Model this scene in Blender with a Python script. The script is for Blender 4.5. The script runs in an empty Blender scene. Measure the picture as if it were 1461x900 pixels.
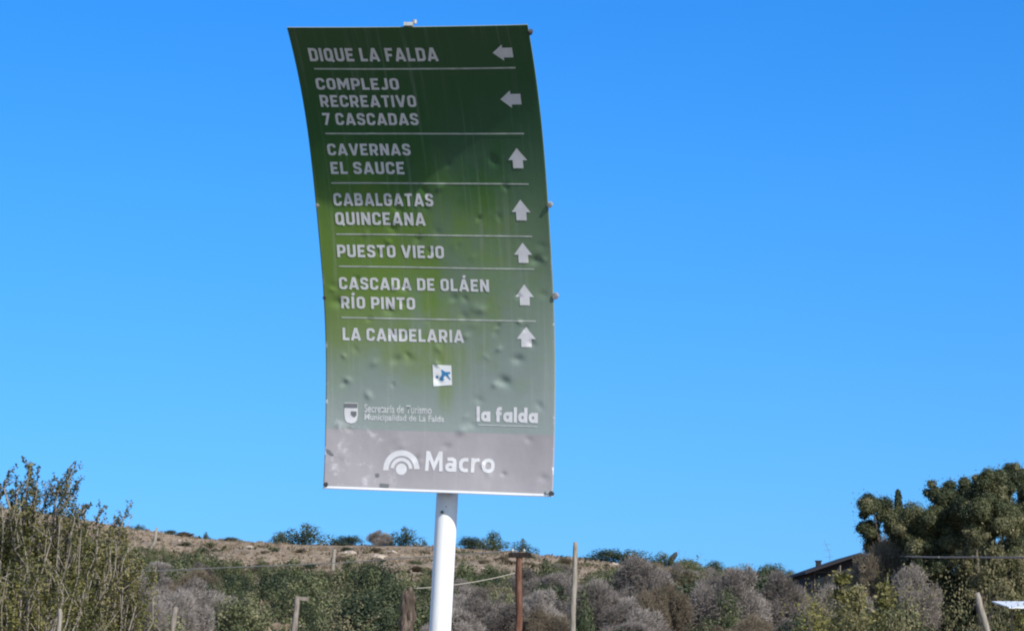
import bpy, bmesh, math, random
import numpy as np
from mathutils import Vector, noise, Matrix

random.seed(7)
RNG = np.random.default_rng(11)
R = math.radians
sc = bpy.context.scene
COL = sc.collection

# ------------------------------------------------------------------ camera, world, sun, exposure
EYE = 1.3
FPX = 3800.0                                   # focal length in pixels of the 1461 px wide photograph
PITCH = math.atan((930 - 450) / FPX)
cam = bpy.data.cameras.new("camera")
cam.sensor_width = 36.0
cam.lens = FPX / 1461 * 36.0
cam.clip_start = 0.1
cam.clip_end = 12000
cam_o = bpy.data.objects.new("camera", cam)
COL.objects.link(cam_o)
cam_o.location = (0, 0, EYE)
cam_o.rotation_euler = (R(90) + PITCH, 0, 0)
sc.camera = cam_o

SUN_EL, SUN_AZ = R(36), R(140)                 # azimuth clockwise from +Y (the view direction)
SUN_DIR = Vector((math.sin(SUN_AZ) * math.cos(SUN_EL), math.cos(SUN_AZ) * math.cos(SUN_EL), math.sin(SUN_EL)))
world = bpy.data.worlds.new("World")
sc.world = world
world.use_nodes = True
wn, wl = world.node_tree.nodes, world.node_tree.links
wn.clear()
sky = wn.new("ShaderNodeTexSky")
sky.sky_type = 'NISHITA'
sky.sun_disc = False
sky.sun_elevation = SUN_EL
sky.sun_rotation = SUN_AZ
sky.altitude = 900
sky.air_density = 1.0
sky.dust_density = 0.3
sky.ozone_density = 2.5
# deep clear blue low over the northern hills, paler overhead and on the sun's side behind the camera
def wmix(kind, fac, a, b):
    m = wn.new("ShaderNodeMix"); m.data_type = 'RGBA'; m.blend_type = kind
    for k, v in ((0, fac), (6, a), (7, b)):
        if isinstance(v, float): m.inputs[k].default_value = v
        elif isinstance(v, tuple): m.inputs[k].default_value = (*v, 1)
        else: wl.new(v, m.inputs[k])
    return m.outputs[2]
geo = wn.new("ShaderNodeTexCoord")
sep = wn.new("ShaderNodeSeparateXYZ"); wl.new(geo.outputs["Generated"], sep.inputs[0])
cr = wn.new("ShaderNodeValToRGB"); wl.new(sep.outputs[2], cr.inputs[0])
ce = cr.color_ramp.elements
SK = [(0.0, (.13, .385, .97)), (.042, (.155, .405, .84)), (.0945, (.163, .452, .83)), (.169, (.150, .515, .92)), (.239, (.122, .535, 1.0)), (.45, (.50, .74, 1.0)), (.8, (.80, .92, 1.05))]
ce[0].position, ce[0].color = SK[0][0], (*[c / 1.25 for c in SK[0][1]], 1)
ce[1].position, ce[1].color = SK[-1][0], (*[c / 1.25 for c in SK[-1][1]], 1)
for p_, c_ in SK[1:-1]:
    k_ = ce.new(p_); k_.color = (*[c / 1.25 for c in c_], 1)
side = wn.new("ShaderNodeMapRange"); side.interpolation_type = 'SMOOTHSTEP'
side.inputs[1].default_value = .35; side.inputs[2].default_value = -.35
wl.new(sep.outputs[1], side.inputs[0])
c2 = wn.new("ShaderNodeValToRGB"); wl.new(sep.outputs[2], c2.inputs[0])
e2 = c2.color_ramp.elements
e2[0].position, e2[0].color = 0.0, (.62, .62, .64, 1)
e2[1].position, e2[1].color = .9, (.95, .92, .90, 1)
for p_, c_ in ((.12, (.75, .75, .76)), (.32, (.95, .92, .90))):
    k_ = e2.new(p_); k_.color = (*c_, 1)
tint_c = wmix('MIX', side.outputs[0], cr.outputs[0], c2.outputs[0])
bg = wn.new("ShaderNodeBackground"); bg.inputs[1].default_value = 0.15
wo = wn.new("ShaderNodeOutputWorld")
wl.new(wmix('MULTIPLY', 1.0, sky.outputs[0], tint_c), bg.inputs[0]); wl.new(bg.outputs[0], wo.inputs[0])

sun = bpy.data.lights.new("sun", 'SUN')
sun.energy = 4.2
sun.angle = R(0.53)
sun.color = (1.0, 0.95, 0.87)
sun_o = bpy.data.objects.new("sun", sun)
COL.objects.link(sun_o)
sun_o.rotation_euler = SUN_DIR.to_track_quat('Z', 'Y').to_euler()
sun_o.location = (20, -20, 40)

sc.view_settings.view_transform = 'Standard'
sc.view_settings.look = 'None'
sc.view_settings.gamma = 1.0
sc.view_settings.exposure = 0.55
sc.cycles.filter_width = 2.1
sc.cycles.max_bounces = 6

# ------------------------------------------------------------------ helpers
def ray(px, py):
    a, b = (px - 730.5) / FPX, (450 - py) / FPX
    c, s = math.cos(PITCH), math.sin(PITCH)
    return Vector((a, c - b * s, s + b * c))

def at(px, py, y):
    d = ray(px, py)
    return Vector((0, 0, EYE)) + d * (y / d.y)

def to_px(p):
    c, s = math.cos(PITCH), math.sin(PITCH)
    dy, dz = p[1], p[2] - EYE
    q = dy * c + dz * s
    return 730.5 + FPX * p[0] / q, 450 - FPX * (-dy * s + dz * c) / q

def tag(o, label=None, cat=None, group=None, kind=None):
    if label: o['label'] = label
    if cat: o['category'] = cat
    if group: o['group'] = group
    if kind: o['kind'] = kind
    return o

def link(name, me, mat=None, parent=None):
    o = bpy.data.objects.new(name, me)
    COL.objects.link(o)
    if mat and me is not None and not me.materials: me.materials.append(mat)
    if parent: o.parent = parent
    return o

def empty(name, loc, label, cat, group=None, rz=0.0):
    o = bpy.data.objects.new(name, None)
    COL.objects.link(o)
    o.location = loc
    o.rotation_euler = (0, 0, rz)
    o.empty_display_size = 0.2
    tag(o, label, cat, group)
    return o

def pydata(name, V, F, smooth=False):
    me = bpy.data.meshes.new(name)
    me.from_pydata([tuple(v) for v in V], [], F)
    if smooth: me.polygons.foreach_set('use_smooth', [True] * len(me.polygons))
    me.update()
    return me

def quads_np(name, Q, tint=None, smooth=False):
    """Q: (N,4,3) independent quads; tint: (N,) one number per quad."""
    n = len(Q)
    me = bpy.data.meshes.new(name)
    me.vertices.add(n * 4); me.loops.add(n * 4); me.polygons.add(n)
    me.vertices.foreach_set('co', np.ascontiguousarray(Q, dtype=np.float32).ravel())
    me.loops.foreach_set('vertex_index', np.arange(n * 4, dtype=np.int32))
    me.polygons.foreach_set('loop_start', np.arange(0, n * 4, 4, dtype=np.int32))
    me.polygons.foreach_set('loop_total', np.full(n, 4, dtype=np.int32))
    me.update(calc_edges=True)
    if tint is not None:
        at_ = me.attributes.new('tint', 'FLOAT', 'POINT')
        at_.data.foreach_set('value', np.repeat(np.asarray(tint, dtype=np.float32), 4))
    return me

class MB:
    """Collects boxes, tubes and grids into one mesh."""
    def __init__(self): self.V = []; self.F = []
    def add(self, V, F):
        b = len(self.V)
        self.V += [tuple(v) for v in V]
        self.F += [tuple(i + b for i in f) for f in F]
    def box(self, c, s, m=None):
        c = Vector(c); s = Vector(s) / 2
        V = []
        for x in (-1, 1):
            for y in (-1, 1):
                for z in (-1, 1):
                    v = Vector((x * s.x, y * s.y, z * s.z))
                    if m is not None: v = m @ v
                    V.append(c + v)
        self.add(V, [(0, 1, 3, 2), (4, 6, 7, 5), (0, 4, 5, 1), (2, 3, 7, 6), (0, 2, 6, 4), (1, 5, 7, 3)])
    def tube(self, pts, rad, n=8, jit=0.0, seed=0, cap=True):
        pts = [Vector(p) for p in pts]
        if not hasattr(rad, '__len__'): rad = [rad] * len(pts)
        V = []; F = []
        ref = Vector((1, 0.13, 0.07))
        for i, p in enumerate(pts):
            t = (pts[min(i + 1, len(pts) - 1)] - pts[max(i - 1, 0)]).normalized()
            if abs(t.dot(ref)) > .95: ref = Vector((0.1, 1, 0.05))
            a = (ref - t * ref.dot(t)).normalized(); b = t.cross(a)
            for k in range(n):
                th = 2 * math.pi * k / n
                r = rad[i]
                if jit:
                    r *= 1 + jit * noise.noise(Vector((math.cos(th) * 1.3 + seed, math.sin(th) * 1.3, i * .45)))
                V.append(p + (a * math.cos(th) + b * math.sin(th)) * r)
        for i in range(len(pts) - 1):
            for k in range(n):
                k2 = (k + 1) % n
                F.append((i * n + k, i * n + k2, (i + 1) * n + k2, (i + 1) * n + k))
        if cap:
            F.append(tuple(range(n))[::-1])
            F.append(tuple((len(pts) - 1) * n + k for k in range(n)))
        self.add(V, F)
    def build(self, name, mat, parent=None, smooth=False):
        return link(name, pydata(name, self.V, self.F, smooth), mat, parent)

# ------------------------------------------------------------------ materials
def new_mat(name, rough=0.8, spec=0.3):
    m = bpy.data.materials.new(name)
    m.use_nodes = True
    b = m.node_tree.nodes["Principled BSDF"]
    b.inputs["Roughness"].default_value = rough
    b.inputs["Specular IOR Level"].default_value = spec
    return m, m.node_tree.nodes, m.node_tree.links, b

def ramp(nodes, stops, interp='LINEAR'):
    r = nodes.new("ShaderNodeValToRGB")
    r.color_ramp.interpolation = interp
    e = r.color_ramp.elements
    while len(e) > 1: e.remove(e[-1])
    e[0].position = stops[0][0]; e[0].color = (*stops[0][1], 1)
    for p, c in stops[1:]:
        k = e.new(p); k.color = (*c, 1)
    return r

def noise_node(nodes, links, scale, detail=4, rough=.55, vec=None, dim='3D'):
    n = nodes.new("ShaderNodeTexNoise")
    n.inputs["Scale"].default_value = scale
    n.inputs["Detail"].default_value = detail
    n.inputs["Roughness"].default_value = rough
    if vec is not None: links.new(vec, n.inputs["Vector"])
    return n

def objvec(nodes):
    return nodes.new("ShaderNodeTexCoord").outputs["Object"]

def mix(nodes, links, fac, a, b, blend='MIX'):
    m = nodes.new("ShaderNodeMix"); m.data_type = 'RGBA'; m.blend_type = blend
    for sock, val in ((m.inputs[0], fac), (m.inputs[6], a), (m.inputs[7], b)):
        if isinstance(val, (int, float)): sock.default_value = val
        elif isinstance(val, tuple): sock.default_value = (*val, 1)
        else: links.new(val, sock)
    return m.outputs[2]

def mth(nodes, links, op, a, b=None, clamp=False):
    m = nodes.new("ShaderNodeMath"); m.operation = op; m.use_clamp = clamp
    for i, v in enumerate((a, b)):
        if v is None: continue
        if isinstance(v, (int, float)): m.inputs[i].default_value = v
        else: links.new(v, m.inputs[i])
    return m.outputs[0]

def smooth01(nodes, links, v, lo, hi):
    m = nodes.new("ShaderNodeMapRange"); m.interpolation_type = 'SMOOTHSTEP'
    m.inputs[1].default_value = lo; m.inputs[2].default_value = hi
    links.new(v, m.inputs[0])
    return m.outputs[0]

def leaf_mat(name, stops, trans=0.25, rough=.6, objvar=0.55):
    """Leaf colour: a number on each leaf runs along the ramp, the plant's own random number shifts it."""
    m, n, l, b = new_mat(name, rough, .25)
    a = n.new("ShaderNodeAttribute"); a.attribute_name = 'tint'
    oi = n.new("ShaderNodeObjectInfo")
    s = mth(n, l, 'MULTIPLY_ADD', oi.outputs["Random"], objvar)
    s.node.inputs[2].default_value = -objvar / 2
    v = mth(n, l, 'ADD', a.outputs["Fac"], s, True)
    r = ramp(n, stops)
    l.new(v, r.inputs[0]); l.new(r.outputs[0], b.inputs["Base Color"])
    t = n.new("ShaderNodeBsdfTranslucent"); l.new(r.outputs[0], t.inputs[0])
    ms = n.new("ShaderNodeMixShader"); ms.inputs[0].default_value = trans
    l.new(b.outputs[0], ms.inputs[1]); l.new(t.outputs[0], ms.inputs[2])
    l.new(ms.outputs[0], n["Material Output"].inputs[0])
    return m

def wood_mat(name, dark, mid, light, scale=6.0):
    m, n, l, b = new_mat(name, .9, .15)
    tc = n.new("ShaderNodeTexCoord")
    mp = n.new("ShaderNodeMapping"); mp.inputs["Scale"].default_value = (1, 1, .12)
    l.new(tc.outputs["Object"], mp.inputs[0])
    nz = noise_node(n, l, scale * 5, 6, .65, mp.outputs[0])
    r = ramp(n, [(.25, dark), (.5, mid), (.75, light)])
    l.new(nz.outputs[0], r.inputs[0])
    n2 = noise_node(n, l, 2.5, 3, .5, tc.outputs["Object"])
    c = mix(n, l, smooth01(n, l, n2.outputs[0], .45, .7), r.outputs[0], mid)
    l.new(c, b.inputs["Base Color"])
    bp = n.new("ShaderNodeBump"); bp.inputs["Strength"].default_value = .6; bp.inputs["Distance"].default_value = .02
    l.new(nz.outputs[0], bp.inputs["Height"]); l.new(bp.outputs[0], b.inputs["Normal"])
    return m

def paint_mat(name, col, rough=.5, spec=.4, var=.12, scale=6.0, metal=0.0):
    m, n, l, b = new_mat(name, rough, spec)
    nz = noise_node(n, l, scale, 5, .6, objvec(n))
    d = tuple(c * (1 - var) for c in col); u = tuple(min(1, c * (1 + var * .6)) for c in col)
    r = ramp(n, [(.3, d), (.7, u)])
    l.new(nz.outputs[0], r.inputs[0]); l.new(r.outputs[0], b.inputs["Base Color"])
    b.inputs["Metallic"].default_value = metal
    return m

M = {}
M['print'] = None
M['letter'] = paint_mat('white_vinyl', (.66, .655, .67), .45, .4, .10, 14)
M['letter_worn'] = paint_mat('worn_white_vinyl', (.58, .60, .60), .5, .3, .2, 30)
M['line'] = paint_mat('thin_white_vinyl', (.46, .50, .45), .5, .3, .25, 25)
M['white'] = paint_mat('white_enamel', (.72, .72, .72), .36, .5, .10, 7)
def pole_mat():
    m, n, l, b = new_mat('scuffed_white_enamel', .36, .5)
    tc = n.new("ShaderNodeTexCoord"); mp = n.new("ShaderNodeMapping"); mp.inputs["Scale"].default_value = (14, 14, 1.6)
    l.new(tc.outputs["Object"], mp.inputs[0])
    a = noise_node(n, l, 1.0, 6, .65, mp.outputs[0]); c = noise_node(n, l, 26, 5, .7, tc.outputs["Object"])
    col = mix(n, l, smooth01(n, l, a.outputs[0], .50, .80), (.74, .74, .74), (.50, .48, .44))
    col = mix(n, l, smooth01(n, l, c.outputs[0], .66, .74), col, (.30, .22, .16))
    l.new(col, b.inputs["Base Color"])
    return m
M['white'] = pole_mat()
M['lip'] = paint_mat('white_sheet_edge', (.82, .82, .84), .5, .4, .08, 12)
M['steel'] = paint_mat('galvanised_steel', (.5, .5, .5), .35, .5, .2, 20, .8)
M['bolt'] = paint_mat('weathered_bolt', (.45, .45, .43), .4, .5, .3, 40, .5)
M['dark_bolt'] = paint_mat('dark_bolt', (.05, .05, .05), .5, .4, .3, 40)
M['backsheet'] = paint_mat('bare_sheet_back', (.38, .39, .40), .45, .5, .15, 5, .4)
M['sticker'] = paint_mat('white_sticker', (.78, .79, .80), .5, .3, .05, 20)
M['blue'] = paint_mat('blue_ink', (.05, .22, .45), .5, .3, .2, 60)
M['shield_dark'] = paint_mat('shield_grey', (.16, .17, .18), .5, .3, .1, 40)
M['post_grey'] = wood_mat('weathered_grey_wood', (.07, .058, .05), (.19, .165, .14), (.34, .31, .275))
M['post_pale'] = wood_mat('bleached_wood', (.10, .088, .072), (.23, .208, .175), (.37, .34, .30))
M['post_red'] = wood_mat('reddish_wood', (.035, .016, .012), (.115, .056, .038), (.23, .135, .10))
M['post_dark'] = wood_mat('rough_dark_trunk', (.014, .011, .009), (.075, .057, .045), (.27, .225, .19), 2.2)
M['arm'] = wood_mat('dark_tarred_wood', (.008, .007, .007), (.018, .015, .014), (.035, .03, .027))
M['stem'] = wood_mat('grey_stem', (.10, .085, .07), (.24, .21, .18), (.36, .33, .29))
M['spike'] = paint_mat('dark_dead_spike', (.045, .052, .055), .9, .1, .3, 5)
M['bark'] = wood_mat('bark', (.05, .04, .03), (.11, .09, .07), (.17, .15, .12))
M['wire'] = paint_mat('weathered_wire', (.40, .37, .32), .6, .3, .15, 2)
M['cable'] = paint_mat('brown_cable', (.33, .26, .21), .7, .2, .15, 2)
M['ceramic'] = paint_mat('ceramic', (.38, .36, .34), .4, .4, .2, 20)
M['roof_dark'] = paint_mat('dark_roof_sheet', (.020, .019, .023), .7, .3, .3, 3)
M['wall'] = paint_mat('shaded_plaster', (.030, .031, .038), .85, .2, .25, 2)  # shade of the trees on the gable wall is put into this colour
M['trim'] = paint_mat('dark_timber_trim', (.06, .05, .045), .7, .2, .2, 4)
M['glass'] = paint_mat('dark_window_glass', (.02, .025, .03), .1, .5, .1, 2)
M['tin'] = paint_mat('pale_roof_sheet', (.66, .69, .72), .4, .5, .12, 2)
M['tin_dark'] = paint_mat('shed_board', (.06, .05, .045), .8, .2, .3, 3)
M['ant'] = paint_mat('antenna_metal', (.2, .2, .2), .4, .5, .1, 3, .6)
M['leaf_green'] = leaf_mat('hillside_leaf', [(0, (.030, .042, .020)), (.4, (.082, .100, .045)), (.75, (.145, .155, .072)), (1, (.22, .21, .12))])
M['leaf_dark'] = leaf_mat('dark_leaf', [(0, (.018, .029, .017)), (.5, (.046, .064, .032)), (1, (.11, .118, .060))])
M['leaf_olive'] = leaf_mat('olive_leaf', [(0, (.040, .046, .016)), (.35, (.105, .108, .032)), (.7, (.195, .180, .060)), (1, (.28, .25, .13))], .3)
M['leaf_dull'] = leaf_mat('dull_olive_leaf', [(0, (.038, .042, .020)), (.4, (.098, .098, .044)), (.75, (.165, .150, .074)), (1, (.25, .215, .13))], .28)
M['leaf_lime'] = leaf_mat('yellow_green_leaf', [(0, (.055, .065, .016)), (.5, (.135, .14, .032)), (1, (.22, .20, .065))], .35)
M['leaf_grove'] = leaf_mat('grove_leaf', [(0, (.022, .032, .016)), (.35, (.056, .072, .034)), (.65, (.124, .128, .060)), (1, (.26, .235, .13))], .25, .6, .25)
M['twig'] = leaf_mat('grey_twig', [(0, (.105, .092, .082)), (.5, (.250, .222, .202)), (1, (.40, .365, .335))], .15, .9)
M['twig_brown'] = leaf_mat('brown_twig', [(0, (.09, .072, .05)), (.5, (.20, .165, .12)), (1, (.32, .27, .20))], .15, .9)
M['grass'] = leaf_mat('dry_grass', [(0, (.12, .09, .06)), (.5, (.245, .19, .13)), (1, (.38, .31, .225))], .3, .9, .0)
M['brush'] = leaf_mat('low_brush', [(0, (.022, .030, .013)), (.5, (.055, .066, .026)), (1, (.13, .115, .06))], .2, .9, .0)  # darkened so the gaps between the shrubs read as shade

def rock_mat():
    m, n, l, b = new_mat('pale_rock', .9, .2)
    nz = noise_node(n, l, 3, 6, .65, objvec(n))
    r = ramp(n, [(.3, (.20, .16, .13)), (.6, (.42, .36, .30)), (.8, (.55, .49, .43))])
    l.new(nz.outputs[0], r.inputs[0]); l.new(r.outputs[0], b.inputs["Base Color"])
    return m
M['rock'] = rock_mat()

def ground_mat():
    m, n, l, b = new_mat('dry_hillside', .95, .1)
    g = n.new("ShaderNodeNewGeometry").outputs["Position"]
    a = noise_node(n, l, .16, 5, .6, g); c = noise_node(n, l, 1.1, 6, .65, g); d = noise_node(n, l, 6, 4, .6, g)
    r = ramp(n, [(.28, (.10, .08, .055)), (.45, (.22, .17, .12)), (.6, (.31, .245, .18)), (.78, (.40, .33, .26))])
    l.new(c.outputs[0], r.inputs[0])
    col = mix(n, l, smooth01(n, l, a.outputs[0], .52, .68), r.outputs[0], (.17, .135, .105))
    col = mix(n, l, smooth01(n, l, d.outputs[0], .55, .75), col, (.14, .115, .06))
    l.new(col, b.inputs["Base Color"])
    bp = n.new("ShaderNodeBump"); bp.inputs["Strength"].default_value = .8; bp.inputs["Distance"].default_value = .25
    l.new(c.outputs[0], bp.inputs["Height"]); l.new(bp.outputs[0], b.inputs["Normal"])
    return m
M['ground'] = ground_mat()

def road_mat():
    m, n, l, b = new_mat('asphalt', .85, .3)
    g = n.new("ShaderNodeNewGeometry").outputs["Position"]
    a = noise_node(n, l, 60, 3, .6, g); c = noise_node(n, l, .8, 5, .6, g)
    r = ramp(n, [(.3, (.035, .034, .033)), (.7, (.075, .072, .07))])
    l.new(a.outputs[0], r.inputs[0])
    l.new(mix(n, l, smooth01(n, l, c.outputs[0], .5, .7), r.outputs[0], (.07, .065, .058)), b.inputs["Base Color"])
    return m
M['road'] = road_mat()
M['road_paint'] = paint_mat('road_paint', (.55, .45, .12), .8, .2, .2, 8)
M['road_white'] = paint_mat('road_white_paint', (.62, .62, .60), .8, .2, .2, 8)

# ------------------------------------------------------------------ the sign panel as a function of (u, v)
SP = [-0.43278, 2.17866, 14.75971, 0.24755, 0.04877, 1.32631, 0.52449, 0.97376, -0.79485, 1.21887]
PH = 2.4
PW = SP[5]
NRM = Vector((-math.sin(SP[3]), -math.cos(SP[3]), 0))
T0 = Vector((math.cos(SP[3]), -math.sin(SP[3]), 0))
UP = Vector((0, 0, 1)) * math.cos(SP[4]) + T0 * math.sin(SP[4])
T2 = T0 * math.cos(SP[4]) - Vector((0, 0, 1)) * math.sin(SP[4])
BASE = Vector((SP[0], SP[2], SP[1]))
nT0, nUP, nT2, nN, nB = (np.array(x) for x in (T0, UP, T2, NRM, BASE))

def prof(v):
    w = v - .25
    return SP[6] * w + SP[7] * w ** 2 + SP[8] * w ** 3 + SP[9] * w ** 4
def dprof(v):
    w = v - .25
    return SP[6] + 2 * SP[7] * w + 3 * SP[8] * w ** 2 + 4 * SP[9] * w ** 3

DENTS = []
rd = random.Random(5)
while len(DENTS) < 92:
    u, v = rd.uniform(.02, .98), rd.uniform(.02, .98)
    if .14 < u < .56 and .145 < v < .215: continue
    if rd.random() > (.12 if v > .8 else .5 if v > .68 else 1.0): continue
    DENTS.append((u, v, rd.uniform(.015, .030), rd.choice((-1, -1, 1)) * rd.uniform(.0015, .0050), rd.uniform(-1, 1)))
for (u, v, r, d, a) in ((.93, .53, .03, -.007, .3), (.78, .26, .035, -.008, -.4), (.69, .42, .03, .005, .2), (.06, .43, .035, -.006, 0),
                        (.60, .145, .03, .006, .4), (.84, .31, .03, -.006, 0), (.3, .36, .025, -.004, .5)):
    DENTS.append((u, v, r, d, a))

def relief(u, v):
    u = np.asarray(u, float); v = np.asarray(v, float)
    x, z = u * PW, v * PH
    d = .0035 * np.sin(x * 4.1 + 1.3 * np.sin(z * 2.3)) * np.sin(z * 3.1 + .7)
    d += .0022 * np.sin(x * 9.3 + 2 * np.sin(z * 5.1)) * np.clip(1.1 - v, 0, 1)
    # edges a little wavy
    d += .006 * np.sin(z * 5.2) * np.exp(-x / .06) + .006 * np.sin(z * 4.4 + 1) * np.exp(-(PW - x) / .06)
    for (du, dv, r, dep, a) in DENTS:
        dx, dz = x - du * PW, z - dv * PH
        p = dx * math.cos(a) + dz * math.sin(a); q = -dx * math.sin(a) + dz * math.cos(a)
        d += 1.2 * dep * np.exp(-(p * p / (r * r) + q * q / (.5 * r * r)))
    return d

def surf(u, v, d=0.0):
    """Points of the panel: d metres in front of its dented face."""
    u = np.asarray(u, float); v = np.asarray(v, float)
    k = dprof(v) / PH
    nz = np.stack([nN] * u.size).reshape(u.size, 3) - np.outer(k.ravel(), nUP)
    nz /= np.linalg.norm(nz, axis=1)[:, None]
    uu, vv = u.ravel(), v.ravel()
    P = nB + np.outer((uu - .5) * PW, nT2) + np.outer(vv * PH, nUP) + np.outer(prof(vv), nN)
    return P + nz * (relief(uu, vv) + np.broadcast_to(np.asarray(d, float), uu.shape))[:, None]

# ------------------------------------------------------------------ terrain
RIDGE_PX = [(-260, 700), (0, 724), (100, 738), (180, 752), (300, 769), (380, 774), (450, 777), (590, 778), (700, 784),
            (760, 791), (850, 799), (900, 808), (1000, 818), (1100, 827), (1180, 833), (1300, 838), (1460, 838), (1750, 830)]
_r = [at(px, py, 250) for px, py in RIDGE_PX]
RX = np.array([p.x for p in _r]); RZ = np.array([p.z for p in _r])

def sstep(t): 
    t = min(1, max(0, t)); return t * t * (3 - 2 * t)
def hz(x, y):
    near = .35 * sstep((y - 28) / 40)
    if y < 80: return near
    rz = float(np.interp(x, RX, RZ))
    # wide of the picture the ridge carries on
    if y <= 250:
        t = (y - 80) / 170.0
        s = t * (.80 + .20 * t)
        z = near + (rz - near) * s
        n = noise.noise(Vector((x * .06, y * .05, 3))) * .55 + noise.noise(Vector((x * .19, y * .17, 9))) * .22
        return z + n * min(1, t * 3) * max(0, min(1, (1 - t) * 6))
    t = (y - 250) / 500.0
    return rz * (1 - .55 * sstep(t)) - .2 * sstep(t * 4)

def axis(lo, hi, step, far):
    a = list(np.arange(lo, hi + 1e-6, step)); s = step
    while a[-1] < far: s *= 1.5; a.append(a[-1] + s)
    s = step
    while a[0] > -far: s *= 1.5; a.insert(0, a[0] - s)
    return a
xs = axis(-90, 100, 1.4, 4000)
ys = axis(-10, 300, 2.0, 4000)
V = [(x, y, hz(x, y)) for y in ys for x in xs]
nx = len(xs)
F = [(j * nx + i, j * nx + i + 1, (j + 1) * nx + i + 1, (j + 1) * nx + i) for j in range(len(ys) - 1) for i in range(nx - 1)]
terrain = link('ground', pydata('ground', V, F, True), M['ground'])
tag(terrain, kind='structure')
# the road the photographer stands on, unseen; widened to darken the sign's top
mb = MB(); mb.add([(-200, -5, .012), (200, -5, .012), (200, 13.9, .012), (-200, 13.9, .012)], [(0, 1, 2, 3)])
road = mb.build('road', M['road']); tag(road, kind='structure')
mb = MB()
for k in range(-16, 17):
    mb.add([(k * 9, 4.2, .017), (k * 9 + 4, 4.2, .017), (k * 9 + 4, 4.35, .017), (k * 9, 4.35, .017)], [(0, 1, 2, 3)])
tag(mb.build('road_centre_line', M['road_paint']), kind='structure')
mb = MB()
for y in (-4.6, 13.2): mb.add([(-200, y, .017), (200, y, .017), (200, y + .12, .017), (-200, y + .12, .017)], [(0, 1, 2, 3)])
tag(mb.build('road_edge_line', M['road_white']), kind='structure')

def ground_hit(px, py):
    """Where the view ray through a photo pixel first meets the hillside."""
    d = ray(px, py); y = 60.0
    while y < 252:
        p = Vector((0, 0, EYE)) + d * (y / d.y)
        if p.z <= hz(p.x, p.y): return p
        y += .5
    return None

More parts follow.
